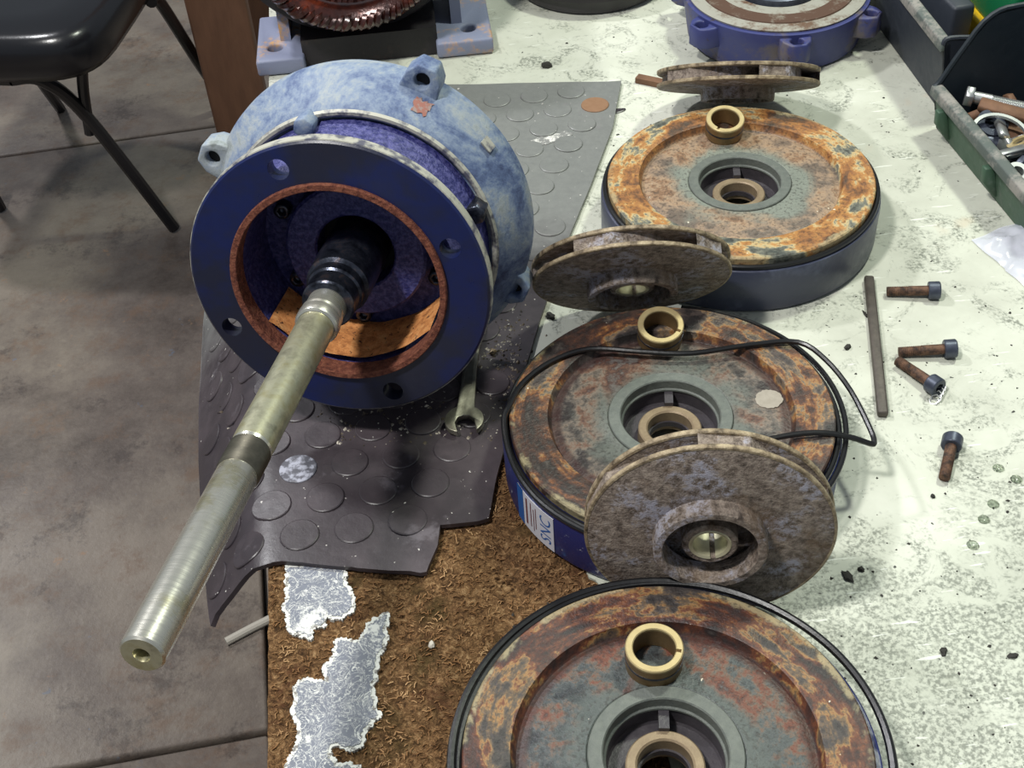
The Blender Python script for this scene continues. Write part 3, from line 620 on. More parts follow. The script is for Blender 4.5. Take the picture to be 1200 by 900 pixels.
fc = bpy.data.curves.new('label_text', 'FONT'); fc.body = 'SNC'; fc.size = 0.016; fc.align_x = 'CENTER'; fc.resolution_u = 3
to = bpy.data.objects.new('label_text', fc); C.objects.link(to)
dg = bpy.context.evaluated_depsgraph_get(); tm = bpy.data.meshes.new_from_object(to.evaluated_get(dg)); bpy.data.objects.remove(to)
for q in tm.vertices: q.co = wrap(0.019-q.co.y, 0.023+q.co.x*0.85, 0.12582)
link('lettering', tm, 'lab_b', lab, 0)

# ------------------------------------------------------------------ loose black sealing cords
B3 = lambda a, r_, z: Vector((CB.x+r_*math.cos(math.radians(a)), CB.y+r_*math.sin(math.radians(a)), z))
pts = [at(*q) for q in ((872, 527, 0.0575), (905, 514, 0.058), (955, 507, 0.059), (995, 512, 0.053), (1020, 520, 0.046), (1024.5, 518, 0.0455), (1020, 503, 0.046), (997, 458, 0.05), (968, 422, 0.056), (935, 401, 0.0585), (880, 404, 0.0582), (810, 414, 0.0575), (750, 412, 0.0575), (690, 409, 0.0575), (645, 424, 0.0577), (612, 449, 0.058), (597, 475, 0.058))]
pts += [B3(a, 0.1225+0.0022*min(1, (a-168)/40), 0.0575-0.010*min(1, (a-168)/40)) for a in range(178, 300, 12)]
pts += [B3(a, 0.1216, 0.0476) for a in range(300, 660, 12)]
pts += [B3(a, 0.1268, 0.0478) for a in range(540+126, 540+260, 12)]
cordB = mesh_obj('o_ring_cord', *tube(catmull(pts, 4), 0.0021, 8), 'cord'); tag(cordB, 'loose black rubber sealing cord sprung across the middle casing with a kink at right', 'seal cord')
C3 = lambda a, r_, z: Vector((CC.x+r_*math.cos(math.radians(a)), CC.y+r_*math.sin(math.radians(a)), z))
pts = []
for a in range(0, 720, 8):
    k_ = max(0, math.cos(math.radians(a-5)))**3; m_ = 0.5-0.5*math.cos(math.radians(a/2)*2)   # second turn lies outside the first
    m_ = 0.5-0.5*math.cos(math.radians(a))if a < 180 else (1.0 if a < 540 else 0.5-0.5*math.cos(math.radians(a)))
    pts.append(C3(a+200, 0.1216+(0.0040+0.004*max(0, math.cos(math.radians(a+200)))**3)*m_, 0.0480+0.0028*m_))
cordC = mesh_obj('o_ring_cord', *tube(catmull(pts, 3, True), 0.0026, 8, True), 'cord'); tag(cordC, 'thick black rubber sealing cord looped around the nearest casing', 'seal cord')

# ------------------------------------------------------------------ impellers
def impeller(label, c_, az, el, spin):
    n = Vector((math.sin(az)*math.cos(el), -math.cos(az)*math.cos(el), math.sin(el))); a1 = Vector((math.cos(az), math.sin(az), 0)); a2 = n.cross(a1)
    R0 = 0.080; T0 = 0.0165
    t = thing('pump_impeller', label, 'impeller', mat=frame(Vector(c_)-a2*R0, a1, a2, n), group='rusty impellers leaning on the casings')
    A = Matrix.Translation((0, R0, 0)) @ Matrix.Rotation(spin, 4, 'Z')
    mesh_obj('front_shroud', *lathe([(0.0298, 0.0015), (0.0335, 0.0026), (0.052, 0.0012), (0.0790, 0.0), (0.0796, -0.0003), (0.0796, -0.0030), (0.0785, -0.0035), (0.0298, -0.0030)], 96, True, A), 'imp', t)
    mesh_obj('front_edge', *lathe([(0.0782, 0.00025), (0.0797, 0.0001), (0.0803, -0.0006), (0.0803, -0.0029), (0.0792, -0.0036), (0.0782, -0.0036)], 96, True, A), 'imp_edge', t)
    mesh_obj('back_shroud', *lathe([(0.0120, -T0+0.0035), (0.0790, -T0+0.0035), (0.0796, -T0+0.003), (0.0796, -T0+0.0005), (0.0790, -T0), (0.0120, -T0)], 96, True, A), 'imp', t)
    mesh_obj('back_edge', *lathe([(0.0782, -T0+0.0038), (0.0797, -T0+0.0036), (0.0803, -T0+0.0028), (0.0803, -T0+0.0004), (0.0792, -T0-0.0002), (0.0782, -T0-0.0002)], 96, True, A), 'imp_edge', t)
    mesh_obj('eye_ring', *lathe([(0.0302, 0.0005), (0.0300, 0.0128), (0.0308, 0.0138), (0.0352, 0.0138), (0.0362, 0.0128), (0.0366, 0.0010)], 72, True, A), 'imp', t)
    mesh_obj('hub', *lathe([(0.0128, 0.0080), (0.0165, 0.0080), (0.0178, 0.0068), (0.0185, -T0+0.003), (0.0128, -T0)], 60, True, A), 'imp', t)
    bo = mesh_obj('bore', *lathe([(0.0112, 0.0076), (0.0130, 0.0084), (0.0136, 0.0080), (0.0136, -T0-0.0003), (0.0112, -T0-0.0003)], 60, True, A), 'bore', t)
    cut(bo, [boxv(0.0095, 0.0140, -0.0017, 0.0017, -0.03, 0.03, A @ Matrix.Rotation(-PI/2-spin+0.2, 4, 'Z'))])
    sp = [(0.019+0.0605*q/10, math.radians(118*(q/10)**1.1)) for q in range(11)]
    poly = [((r_)*math.cos(a), (r_)*math.sin(a)) for r_, a in sp]+[((r_)*math.cos(a+w), (r_)*math.sin(a+w)) for (r_, a), w in reversed([(s_, 0.10+0.30*(i/10)**2) for i, s_ in enumerate(sp)])]
    for q in range(5): mesh_obj('vane', *prism(poly, -T0+0.0032, -0.0032, A @ Matrix.Rotation(q*2*PI/5, 4, 'Z')), 'imp', t)
    return t
impeller('rusty impeller standing upright with its round eye facing the viewer, between middle and nearest casings', (0.1187, 0.524, 0.0835), -0.1169, 0.02, 0.5)
impeller('rusty impeller leaning forward over the back rim of the middle casing', (0.1026, 0.8045, 0.0690), -0.0335, -0.5557, 1.0)
impeller('rusty impeller seen edge-on, leaning on the back rim of the farthest casing', (0.2468, 1.1206, 0.0485), -0.1236, -0.9433, 0.2)
# key strip sticking out beside the far impeller
p0, p1 = at(756, 92, 0.004), at(790, 99, 0.004)
tag(mesh_obj('steel_strip', *boxv(-0.022, 0.022, -0.005, 0.005, 0, 0.006, Matrix.Translation(((p0.x+p1.x)/2-0.004, (p0.y+p1.y)/2, 0.0005)) @ Matrix.Rotation(math.atan2(p1.y-p0.y, p1.x-p0.x), 4, 'Z')), 'scrap'), 'small brown steel strip poking out left of the edge-on impeller', 'metal strip')

# ------------------------------------------------------------------ bronze bushings standing on the casings
def bushing(label, p, z, gap, tilt=0.0):
    t = thing('bronze_bushing', label, 'bushing', (p.x, p.y, z), gap, 'bronze bushings standing on the casings')
    t.rotation_euler = (Matrix.Rotation(tilt, 4, 'X') @ Matrix.Rotation(gap, 4, 'Z')).to_euler()
    b_ = mesh_obj('sleeve', *lathe([(0.0132, 0.0), (0.0172, 0.0), (0.0177, 0.0006), (0.0177, 0.0165), (0.0132, 0.0165)], 64, True), 'bronze', t)
    r_ = mesh_obj('rim', *lathe([(0.0131, 0.0160), (0.0131, 0.0176), (0.0137, 0.0182), (0.0171, 0.0182), (0.0178, 0.0176), (0.0178, 0.0160)], 64, True), 'bronze_rim', t)
    cut(r_, [boxv(0.0125, 0.0165, -0.0012, 0.0012, 0.015, 0.03)])
    mesh_obj('groove', *lathe([(0.0180, 0.0085), (0.0180, 0.0100), (0.0170, 0.0100), (0.0170, 0.0085)], 64, True), 'steel_dark', t)
bushing('bronze bushing standing on the farthest orange rusted casing', at(848, 156, 0.052), 0.0528, math.radians(235), 0.21)
bushing('bronze bushing standing at the back of the middle casing beside the black cord', at(773, 397, 0.052), 0.0528, math.radians(-30), 0.21)
bushing('bronze bushing standing on the nearest casing', at(766, 778, 0.0490), 0.0495, math.radians(-15), 0.03)

# ------------------------------------------------------------------ spanner
wp = at(545, 500, 0.004); hd = (at(557, 395, 0.004)-wp).normalized(); jd = math.radians(-128)
ang = math.atan2(hd.y, hd.x)
poly = []
for i in range(41):
    a = math.radians(-138)+math.radians(276)*i/40      # head outline, jaw open at local -x
    if abs(a) < math.radians(24): continue
    poly.append((0.0155*math.cos(a), 0.0155*math.sin(a)))
left = [p for p in poly if p[1] > 0]; rgt = [p for p in poly if p[1] <= 0]
jr = math.radians(14)
jaw = [(-0.0125, 0.0075), (-0.002, 0.0078), (0.0035, 0.0045), (0.0045, 0), (0.0035, -0.0045), (-0.002, -0.0078), (-0.0125, -0.0075)]
jaw = [(x*math.cos(jr)-y*math.sin(jr), x*math.sin(jr)+y*math.cos(jr)) for x, y in jaw]
out = rgt+[(0.022, -0.0066), (0.060, -0.0056), (0.135, -0.0056), (0.145, -0.009), (0.157, -0.009), (0.165, -0.004), (0.165, 0.004), (0.157, 0.009), (0.145, 0.009), (0.135, 0.0056), (0.060, 0.0056), (0.022, 0.0066)]+left+jaw
sp_ = thing('open_end_spanner', 'steel open-end spanner lying on the rubber mat, tucked under the blue flange', 'spanner', (wp.x, wp.y, 0.0075), ang)
w_ = mesh_obj('head_and_handle', *prism(out, 0, 0.0052), 'wrench', sp_, sharp=30); bevel_obj(w_, 0.0009, 2, 50)
mesh_obj('raised_panel', *boxv(0.04, 0.12, -0.003, 0.003, 0.005, 0.0058), 'wrench', sp_)

# ------------------------------------------------------------------ socket head bolts, key rod, crumbs
def capscrew(label, tail, head, roll=0):
    t0_ = at(*tail, 0.006); h0 = at(*head, 0.008); d = (h0-t0_); L = d.length; az_ = math.atan2(d.y, d.x)
    t = thing('socket_head_bolt', label, 'bolt', (t0_.x, t0_.y, 0.0), az_, 'socket head bolts on the bench')
    tilt = math.asin(0.0034/L); T = Matrix.Translation((0, 0, 0.0045)) @ Matrix.Rotation(-tilt, 4, 'Y') @ Matrix.Rotation(PI/2, 4, 'Y')
    pr = [(0.0002, 0.0)]+[(0.0042, 0.0004)]
    for i in range(12): z = 0.001+i*0.0015; pr += [(0.0038, z), (0.0043, z+0.00075)]
    pr += [(0.0043, 0.0195), (0.0043, L-0.010)]
    mesh_obj('shank', *lathe(pr, 24, False, T), 'bolt_rust', t)
    h_ = mesh_obj('head', *lathe([(0.0002, L-0.010), (0.0072, L-0.010), (0.0078, L-0.0092), (0.0078, L-0.001), (0.0070, L), (0.0002, L)], 36, False, T), 'bolt_head', t)
    cut(h_, [cyl(0.0042, L-0.005, L+0.01, 6, T @ Matrix.Rotation(roll, 4, 'Z'))])
capscrew('rusty socket head bolt nearest the far casing, lying level with head to the right', (1039, 340), (1102, 340))
capscrew('rusty socket head bolt pointing left, above the slanted bolt it almost touches', (1053, 411), (1121, 408))
capscrew('slanted rusty socket head bolt with its head beside a bright metal shaving', (1052, 421), (1101, 455))
capscrew('short-looking socket head bolt lying with its head toward the far end, alone at lower right', (1107, 559), (1117, 512))
p0, p1 = at(1018, 326, 0.003), at(1034.5, 487, 0.003); d = p1-p0
rod = mesh_obj('key_rod', *boxv(0, d.length, -0.0042, 0.0042, 0, 0.0065, Matrix.Translation((p0.x, p0.y, 0.0003)) @ Matrix.Rotation(math.atan2(d.y, d.x), 4, 'Z')), 'rod'); bevel_obj(rod, 0.0018, 2)
tag(rod, 'long dark steel key rod lying beside the bolts', 'rod')
pc = at(1093, 466, 0.003)
tag(mesh_obj('metal_shaving', *tube([pc+Vector((0.004*math.cos(t*0.9)+t*0.0004, 0.004*math.sin(t*0.9)-0.004+t*0.0006, 0.0035*math.sin(t*0.9+1))) for t in range(22)], 0.0006, 5), 'zinc'), 'bright curled metal shaving beside the slanted bolt head', 'shaving')
def crumb(label, px, py, size, seed, mat='crumb', name='dirt_chip', cat='chip', z=0.0):
    p = at(px, py, z); bm = bmesh.new(); bmesh.ops.create_icosphere(bm, subdivisions=2, radius=1); rr = random.Random(seed)
    for q in bm.verts:
        k_ = 1+0.55*mnoise.noise(q.co*1.6+Vector((seed, 0, 0))); q.co = Vector((q.co.x*size[0]*k_, q.co.y*size[1]*k_, max(q.co.z, -0.4)*size[2]*k_))
    mn = min(q.co.z for q in bm.verts)
    for q in bm.verts: q.co.z -= mn
    me = bpy.data.meshes.new(name); bm.to_mesh(me); bm.free(); o = link(name, me, mat, None, 30); o.location = (p.x, p.y, z); o.rotation_euler = (0, 0, rr.uniform(0, 3))
    return tag(o, label, cat)
crumb('dark pellet on the white bench left of the key rod', 993, 408, (0.0042, 0.0022, 0.0022), 3)
crumb('larger black dirt chip on the white bench right of the upright impeller', 993, 676, (0.005, 0.0034, 0.0016), 5)
crumb('smaller black dirt chip beside the larger one, right of the upright impeller', 1009, 668, (0.0026, 0.0022, 0.0016), 6)
crumb('dark lump on the small white bench corner behind the middle casing', 645, 372, (0.0032, 0.0046, 0.003), 8)
crumb('dark speck on the bench beneath the lowest bolt', 1093, 582, (0.0022, 0.0016, 0.0014), 9)
crumb('small dark chip on the bench left of the bolt pair', 1014, 369, (0.004, 0.0013, 0.0012), 10)
crumb('pale chip lying on the brown chipboard', 506, 756, (0.0030, 0.0022, 0.002), 12, 'stick')
crumb('tan pebble on the mat beside the spanner tip', 578, 414, (0.0032, 0.0026, 0.003), 13, 'boss', 'pebble', 'pebble', 0.0045)
crumb('black torn rubber scrap beside the far right corner of the mat', 722, 131, (0.011, 0.004, 0.0016), 14, 'mat', 'rubber_scrap', 'rubber')
crumb('dark lump on the bench behind the mat', 641, 78, (0.006, 0.005, 0.004), 15)
crumb('black dirt chip at lower right on the scuffed bench', 1106, 764, (0.0035, 0.0022, 0.0014), 16)
crumb('black dirt chip near the right edge of the picture on the scuffed bench', 1187, 769, (0.0022, 0.0035, 0.0014), 17)
for k_, (px, py, lb) in enumerate(((1140, 639, 'nearest of the five clear droplets on the bench'), (1153, 609, 'clear droplet, second nearest of five on the bench'), (1164, 591, 'clear droplet in the middle of the five on the bench'), (1170, 549, 'farthest of the five clear droplets on the bench'), (1191, 562, 'clear droplet closest to the right edge of the picture'))):
    p = at(px, py); bm = bmesh.new(); bmesh.ops.create_uvsphere(bm, u_segments=20, v_segments=10, radius=1)
    for q in bm.verts: q.co = Vector((q.co.x*0.0044, q.co.y*0.0044, max(q.co.z, 0)*0.0016))
    me = bpy.data.meshes.new('water_drop'); bm.to_mesh(me); bm.free(); o = link('water_drop', me, 'water', None, 60); o.location = (p.x, p.y, 0.0002)
    tag(o, lb, 'droplet', 'droplets on the bench')

def grit(name, label, n, place, zf, mat, smin, smax, seed):
    r_ = random.Random(seed); V = []; F = []
    for k_ in range(n):
        x, y = place(r_); s_ = r_.uniform(smin, smax)*(0.5+r_.random()); z = zf(x, y); b0 = len(V)
        for q in range(4):
            a = q*PI/2+r_.uniform(-.4, .4); V.append((x+s_*math.cos(a)*r_.uniform(.6, 1.4), y+s_*math.sin(a)*r_.uniform(.6, 1.4), z))
        V.append((x+s_*.2, y, z+s_*r_.uniform(.5, 1.1)))
        F += [(b0+i, b0+(i+1) % 4, b0+4) for i in range(4)]+[(b0+3, b0+2, b0+1, b0)]
    return tag(mesh_obj(name, V, F, mat, None, 0), label, 'grit', kind='stuff')
def p_bench(r_):
    while True:
        p = at(r_.uniform(600, 1200), r_.uniform(40, 900))
        if min((p.xy-c_.xy).length for c_ in (CA, CB, CC)) > 0.132 and p.x < 0.43: return p.x, p.y
grit('bench_grit', 'fine black grit scattered over the white bench top', 300, p_bench, lambda x, y: 0.0, 'crumb', 0.0004, 0.0013, 5)
def p_mat(r_):
    p = at(*((r_.gauss(470, 70), r_.gauss(500, 16)) if r_.random() < .5 else (r_.gauss(590, 16), r_.gauss(420, 35)))); 
    if (p.xy-CB.xy).length < 0.131: p = at(470, 500)
    return p.x, p.y
def mz(x, y):
    p = Vector((x, y, 0))-E0; s_, t_ = p.dot(bs), p.dot(bt)
    if s_ < 0.01 or s_ > sR-0.004 or t_ < interp(s_, front)+0.004: return 0.0
    return MT+wav(s_, t_)
grit('mat_grit', 'pale and dark grit scattered on the mat around the blue flange', 620, p_mat, mz, 'grit', 0.0005, 0.0016, 6)

# ------------------------------------------------------------------ stator behind, blue cover, dark drum
sx_, sy_, sz_ = -0.140, 1.315, 0.158
stt = thing('motor_stator', 'electric motor stator with copper windings standing behind the pump bracket', 'motor', (sx_, sy_, 0), math.radians(3))
ST = Matrix.Translation((0, 0, sz_)) @ Matrix.Rotation(-PI/2, 4, 'X')       # local z runs away from the viewer
mesh_obj('frame_shell', *lathe([(0.112, 0.02), (0.130, 0.02), (0.133, 0.024), (0.133, 0.16), (0.130, 0.164), (0.112, 0.164)], 80, True, ST), 'dark_core', stt)
mesh_obj('core', *lathe([(0.070, 0.03), (0.113, 0.03), (0.113, 0.155), (0.070, 0.155)], 80, True, ST), 'dark_core', stt)
rj = random.Random(11)
for i in range(72):
    a = 2*PI*i/72+rj.uniform(-0.02, 0.02); T = ST @ Matrix.Rotation(a, 4, 'Z'); w = 2*PI/34*0.56
    pts = catmull([(0.082, 0, 0.045), (0.084, 0.001, 0.004), (0.091, 0.005, -0.024), (0.100, 0.012, -0.026), (0.1055, 0.017, -0.004), (0.106, 0.018, 0.045)], 4)
    mesh_obj('coil_bundle', *tube([T @ p for p in pts], rj.uniform(0.0038, 0.0052), 6), 'copper', stt)
mesh_obj('shade_grease_block', *boxv(-0.066, 0.086, 0.0, 0.16, 0.001, 0.034), 'dark_core', stt)  # added dark block, standing in for shadow and grease between the feet
mesh_obj('winding_tie', *lathe([(0.0945+0.0145*math.cos(a), -0.012+0.0165*math.sin(a)) for a in [2*PI*i/10 for i in range(10)]], 80, True, ST), 'copper', stt)
for s_, x0, x1 in ((-1, -0.118, -0.064), (1, 0.084, 0.148)):
    ft = mesh_obj('foot', *boxv(x0, x1, -0.012, 0.095, 0.001, 0.020), 'grey_blue', stt)
    cut(ft, [cyl(0.0085, -0.01, 0.05, 24, Matrix.Translation(((x0+x1)/2+0.006*s_, 0.018, 0)))])
    bevel_obj(ft, 0.003, 2, 50)
    xi = x1 if s_ < 0 else x0
    mesh_obj('foot_web', *prism([(0.03, 0.018), (0.15, 0.018), (0.15, 0.11), (0.05, 0.10)], -0.006, 0.006, Matrix.Translation(((x0+x1)/2-0.006*s_, 0, 0)) @ Matrix(((0, 0, 1, 0), (1, 0, 0, 0), (0, 1, 0, 0), (0, 0, 0, 1)))), 'grey_blue', stt)
dp = at(690, 18, 0)
drum = thing('metal_dish', 'dark round metal dish lying on the bench at the top centre of the picture', 'dish', (dp.x+0.01, dp.y+0.088, 0))
mesh_obj('dish_body', *lathe([(0.02, 0.002), (0.086, 0.0), (0.090, 0.003), (0.094, 0.03), (0.094, 0.038), (0.090, 0.04), (0.07, 0.04), (0.062, 0.022), (0.02, 0.022)], 80, True), 'dark_drum', drum)
mesh_obj('dish_band', *lathe([(0.0935, 0.020), (0.098, 0.020), (0.098, 0.027), (0.0935, 0.027)], 80, True), 'dark_core', drum)

bcx = at(917, -8, 0.045)
cov = thing('bearing_cover', 'violet blue cast cover with bolt lugs and a brown gasket, behind the edge-on impeller', 'cover', (bcx.x-0.007, bcx.y, 0), math.radians(4))
mesh_obj('bowl', *lathe([(0.03, 0.001), (0.092, 0.0), (0.096, 0.003), (0.101, 0.036), (0.102, 0.041), (0.102, 0.049), (0.097, 0.050), (0.03, 0.046)], 96, True), 'cover_blue', cov)
mesh_obj('face_ring', *lathe([(0.097, 0.049), (0.098, 0.052), (0.094, 0.0535), (0.048, 0.0535), (0.045, 0.050), (0.045, 0.046), (0.09, 0.046)], 96, True), 'cover_face', cov)
mesh_obj('gasket', *lathe([(0.085, 0.053), (0.084, 0.0548), (0.066, 0.0548), (0.065, 0.053)], 96, True), 'gasket', cov)
mesh_obj('seal', *lathe([(0.044, 0.046), (0.044, 0.058), (0.040, 0.060), (0.036, 0.058), (0.034, 0.062), (0.028, 0.062), (0.026, 0.056), (0.024, 0.046)], 72, True), 'bolt_head', cov)
for a in (208, 266, 322, 30, 90, 150):
    T = Matrix.Rotation(math.radians(a-90), 4, 'Z')
    lg = mesh_obj('lug', *prism([(-0.020, 0.088), (0.020, 0.088), (0.015, 0.110), (0.008, 0.1185), (-0.008, 0.1185), (-0.015, 0.110)], 0.022, 0.046, T), 'cover_blue', cov)
    cut(lg, [cyl(0.0072, 0.010, 0.06, 20, T @ Matrix.Translation((0, 0.1085, 0)))]); bevel_obj(lg, 0.002, 2, 55)

# ------------------------------------------------------------------ plastic parts bins
def bin_(label, x, y, rz, y0, y1, front_h, back_h, depth, rise, mats, ribs):
    t = thing('parts_bin', label, 'bin', (x, y, 0), math.radians(rz)); w = 0.004
    mw, mi, ml = mats
    XZ = lambda yy: Matrix.Translation((0, yy, 0)) @ Matrix(((1, 0, 0, 0), (0, 0, 1, 0), (0, 1, 0, 0), (0, 0, 0, 1)))
    f_ = mesh_obj('front_wall', *prism([(0.012, 0.001), (0.018, 0.001), (0.006, front_h), (0.0, front_h)], y0, y1, XZ(0)), mw, t)
    lp = mesh_obj('front_lip', *prism([(-0.003, front_h-0.008), (0.007, front_h-0.004), (0.009, front_h+0.002), (0.006, front_h+0.004), (-0.002, front_h+0.002)], y0, y1, XZ(0)), ml, t); bevel_obj(lp, 0.0015, 2, 20)
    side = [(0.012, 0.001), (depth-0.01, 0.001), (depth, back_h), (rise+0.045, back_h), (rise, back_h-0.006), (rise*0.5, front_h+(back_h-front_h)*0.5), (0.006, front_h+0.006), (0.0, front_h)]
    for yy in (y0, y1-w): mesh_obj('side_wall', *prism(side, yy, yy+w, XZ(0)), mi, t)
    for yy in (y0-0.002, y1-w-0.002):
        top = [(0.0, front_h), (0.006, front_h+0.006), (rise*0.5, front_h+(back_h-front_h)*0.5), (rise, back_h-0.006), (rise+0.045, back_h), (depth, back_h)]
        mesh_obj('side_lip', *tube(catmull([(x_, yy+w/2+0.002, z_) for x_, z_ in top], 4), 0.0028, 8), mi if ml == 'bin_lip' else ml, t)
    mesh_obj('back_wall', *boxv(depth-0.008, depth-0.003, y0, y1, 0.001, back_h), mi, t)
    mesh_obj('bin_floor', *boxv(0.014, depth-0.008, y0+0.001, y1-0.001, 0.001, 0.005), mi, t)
    for yy in ribs:
        rb = mesh_obj('rib', *prism([(0.008, 0.006), (0.014, 0.006), (0.002, front_h-0.010), (-0.007, front_h-0.010), (-0.006, front_h*0.5)], yy-0.004, yy+0.004, XZ(0)), mw, t); bevel_obj(rb, 0.001, 1)
    return t
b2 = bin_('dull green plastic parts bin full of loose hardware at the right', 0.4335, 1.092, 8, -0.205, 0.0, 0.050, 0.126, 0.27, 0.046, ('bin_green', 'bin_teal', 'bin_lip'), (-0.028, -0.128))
b1 = bin_('charcoal plastic parts bin behind the green one', 0.447, 1.112, 5, 0.004, 0.235, 0.080, 0.082, 0.27, 0.10, ('bin_dark', 'bin_dark', 'bin_lip'), ())
# things in the charcoal bin
gp = Matrix.Translation((0.552, 1.20, 0.006)) @ Matrix.Rotation(math.radians(5), 4, 'Z')
gb = thing('green_case', 'bright green case with a yellow foot standing in the charcoal bin', 'case', mat=gp)
g1 = mesh_obj('case_body', *boxv(-0.04, 0.10, -0.06, 0.06, 0.055, 0.14), 'green', gb); bevel_obj(g1, 0.006, 2)
g2 = mesh_obj('case_foot', *boxv(-0.046, 0.10, -0.064, 0.064, 0.0, 0.056), 'yellow', gb); bevel_obj(g2, 0.004, 2)
dgp = Matrix.Translation((0.476, 1.235, 0.006)) @ Matrix.Rotation(math.radians(8), 4, 'Z')
o = mesh_obj('dark_tray', *boxv(-0.012, 0.012, -0.06, 0.06, 0, 0.082, dgp), 'bin_dark'); bevel_obj(o, 0.004, 2); tag(o, 'dark tray insert standing on edge inside the charcoal bin', 'tray')
# hardware in the green bin
def hexbolt(label, px, py, z, az_, L, r_, mat='zinc', tilt=0.1):
    p = at(px, py, z); t = thing('hex_bolt', label, 'bolt', (p.x, p.y, z), 0, 'hardware in the green bin'); t.rotation_euler = (0, PI/2+tilt, az_)
    h_ = mesh_obj('head', *cyl(r_*1.75, 0, r_*1.25, 6), mat, t); bevel_obj(h_, r_*0.12, 1)
    pr = [(r_, r_*1.2), (r_, L*0.45)]
    z_ = L*0.45
    while z_ < L: pr += [(r_*0.86, z_+0.0007), (r_, z_+0.0014)]; z_ += 0.0014
    mesh_obj('shank', *lathe(pr+[(0.0002, z_)], 18, False), mat, t)
def ring(label, px, py, z, R1, R2, h, mat, rx, rz, name='steel_ring', cat='ring'):
    p = at(px, py, z); o = mesh_obj(name, *lathe([(R2, 0), (R1, 0), (R1, h), (R2, h)], 40, True), mat); o.location = p; o.rotation_euler = (rx, 0, rz); tag(o, label, cat, 'hardware in the green bin')
def bar(label, px, py, z, L, w, h, mat, rz, rx=0.0, name='steel_offcut', cat='offcut'):
    p = at(px, py, z); o = mesh_obj(name, *boxv(-L/2, L/2, -w/2, w/2, -h/2, h/2), mat); o.location = p; o.rotation_euler = (rx, 0.1, rz); bevel_obj(o, min(w, h)*0.2, 1); tag(o, label, cat, 'hardware in the green bin')
hexbolt('shiny hex bolt with big head at the far corner of the green bin', 1131, 112, 0.046, math.radians(-22), 0.055, 0.0062)
hexbolt('rusty hex bolt lying at the back of the green bin', 1186, 118, 0.040, math.radians(200), 0.05, 0.005, 'scrap')
hexbolt('zinc bolt under the large ring in the green bin', 1176, 172, 0.030, math.radians(30), 0.045, 0.005)
hexbolt('dark bolt low in the green bin near the right edge', 1195, 190, 0.034, math.radians(-60), 0.045, 0.005, 'bolt_head')
ring('large thin steel ring resting on the hardware in the green bin', 1172, 160, 0.040, 0.028, 0.0245, 0.003, 'zinc', 0.25, 0.3)
ring('thick dark washer inside the large ring in the green bin', 1160, 146, 0.036, 0.014, 0.007, 0.004, 'bolt_head', 0.5, 0.3, 'washer', 'washer')
ring('bright washer leaning near the lip of the green bin', 1196, 168, 0.038, 0.012, 0.006, 0.003, 'bronze_rim', -0.6, 0.9, 'washer', 'washer')
ring('small steel nut-like ring at the bin lip', 1190, 205, 0.040, 0.010, 0.0055, 0.006, 'zinc', 0.4, 0.2, 'spacer', 'spacer')
bar('bright steel offcut standing inside the large ring', 1174, 152, 0.038, 0.030, 0.010, 0.006, 'zinc', math.radians(80), 0.5)
bar('flat steel bar crossing the hardware near the bin lip', 1188, 176, 0.044, 0.060, 0.008, 0.003, 'zinc', math.radians(24))
bar('brown iron scrap at the back of the green bin', 1178, 130, 0.044, 0.050, 0.014, 0.008, 'scrap', math.radians(-30), 0.3, 'iron_scrap', 'scrap')
bar('dark iron block under the hardware in the green bin', 1160, 160, 0.020, 0.05, 0.03, 0.020, 'bolt_head', math.radians(60), 0.1, 'iron_block', 'scrap')
bar('dark iron plate under the hardware at the right of the green bin', 1195, 150, 0.018, 0.05, 0.05, 0.012, 'scrap', math.radians(12), 0.05, 'iron_plate', 'scrap')

# plastic bag
bgp = at(1186, 288, 0.0); v = []; f = []; n = 36
for i in range(n+1):
    for j in range(n+1):
        x = (i/n-0.5)*0.085; y = (j/n-0.5)*0.095; q = max(abs(i/n-0.5), abs(j/n-0.5))*2
        rough_ = mnoise.fractal(Vector((x*30, y*30, 4)), 0.8, 2, 4); k_ = 1+0.10*mnoise.noise(Vector((math.atan2(y, x+1e-6)*1.5, 0, 7)))
        h = max(0.0006, (1-q**4)*(0.010+0.009*rough_)+0.0008)
        v.append((x*k_, y*k_, h))
for i in range(n):
    for j in range(n): a = i*(n+1)+j; f.append((a, a+n+1, a+n+2, a+1))
bag = mesh_obj('plastic_bag', v, f, 'film', None, sharp=60); bag.location = (bgp.x+0.022, bgp.y-0.018, 0.0004); bag.rotation_euler = (0, 0, 0.35)
tag(bag, 'crumpled clear plastic bag lying on the bench below the green bin', 'bag')

# ------------------------------------------------------------------ floor things: chair, posts, stick
ch = thing('folding_chair', 'black chair with padded vinyl seat and tube legs at top left', 'chair', (-0.775, 2.12, FZ), 0)
CI = Matrix.Translation((0.775, -2.12, -FZ))
def cw(p): return CI @ Vector(p)
v = []; f = []; S = 40
lev = [(0.80, -0.330), (0.955, -0.326), (0.985, -0.312), (1.0, -0.290), (0.995, -0.270), (0.965, -0.253), (0.90, -0.245), (0.6, -0.243), (0.0, -0.246)]
for k_, z in lev:
    for q in range(S):
        a = 2*PI*q/S; ca_, sa_ = math.cos(a), math.sin(a); e = 0.42
        x = 0.215*math.copysign(abs(ca_)**e, ca_)*k_; y = 0.215*math.copysign(abs(sa_)**e, sa_)*k_
        p = Matrix.Rotation(math.radians(-9), 4, 'Z') @ Vector((x, y, 0)); v.append(cw((-0.815+p.x, 2.14+p.y, z)))
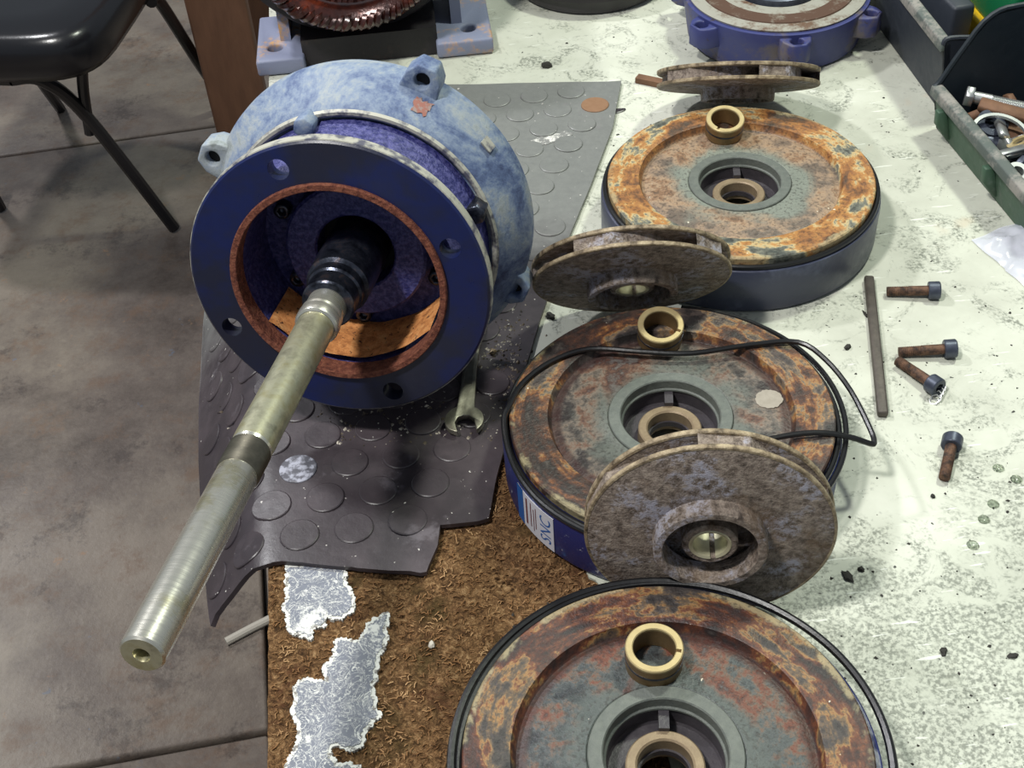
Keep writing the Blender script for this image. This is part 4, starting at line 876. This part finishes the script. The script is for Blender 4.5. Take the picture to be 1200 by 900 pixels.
for i in range(len(lev)-1):
    for q in range(S): f.append((i*S+q, i*S+(q+1) % S, (i+1)*S+(q+1) % S, (i+1)*S+q))
f.append(tuple(reversed(range(S))))
mesh_obj('seat', v, f, 'vinyl', ch, sharp=60)
def leg(pts, r_=0.0115, name='leg'): mesh_obj(name, *tube(catmull([cw(p) for p in pts], 6), r_, 10), 'tube', ch)
leg([(-0.98, 2.03, -0.345), (-0.90, 1.99, -0.342), (-0.80, 1.965, -0.34)], name='front_rail')
leg([(-0.80, 1.965, -0.34), (-0.755, 1.975, -0.352), (-0.715, 2.015, -0.45), (-0.637, 2.072, FZ+0.006)])
leg([(-0.98, 2.03, -0.345), (-1.0, 2.05, -0.36), (-1.0, 2.12, -0.5), (-1.005, 2.185, FZ+0.006)])
leg([(-0.600, 2.20, -0.335), (-0.598, 2.25, -0.36), (-0.588, 2.40, -0.58), (-0.578, 2.52, FZ+0.006)])
leg([(-0.93, 2.27, -0.335), (-0.935, 2.31, -0.36), (-0.95, 2.45, -0.58), (-0.96, 2.56, FZ+0.006)])
leg([(-0.680, 1.975, -0.325), (-0.705, 2.01, -0.40), (-0.722, 2.025, -0.49)], 0.010, 'brace')
pb = at(293, 172, FZ)
def post(name, label, x, y, w, d_, h, rz):
    t = thing(name, label, 'post', (x, y, FZ), rz)
    o = mesh_obj('upright', *boxv(-w/2, w/2, -d_/2, d_/2, 0.006, h), 'post', t); bevel_obj(o, 0.006, 2)
    mesh_obj('base_plate', *boxv(-w*0.8, w*0.8, -d_*0.8, d_*0.8, 0.0, 0.006), 'post', t)
post('brown_post', 'wide brown upright post on the floor between chair and bench', pb.x, pb.y, 0.115, 0.06, 1.1, 0.1)
pb2 = at(318, 70, FZ); post('brown_post', 'thin brown upright post beside the bench, behind the wide one', pb2.x, pb2.y, 0.06, 0.05, 1.1, 0.1)
p0, p1 = at(265, 752, FZ+0.006), at(325, 721, FZ+0.006)
tag(mesh_obj('floor_stick', *tube([p0, p0.lerp(p1, .5)+Vector((0, 0, 0.001)), p1], 0.006, 10), 'stick'), 'thin pale stick lying on the floor below the drooping mat', 'stick')
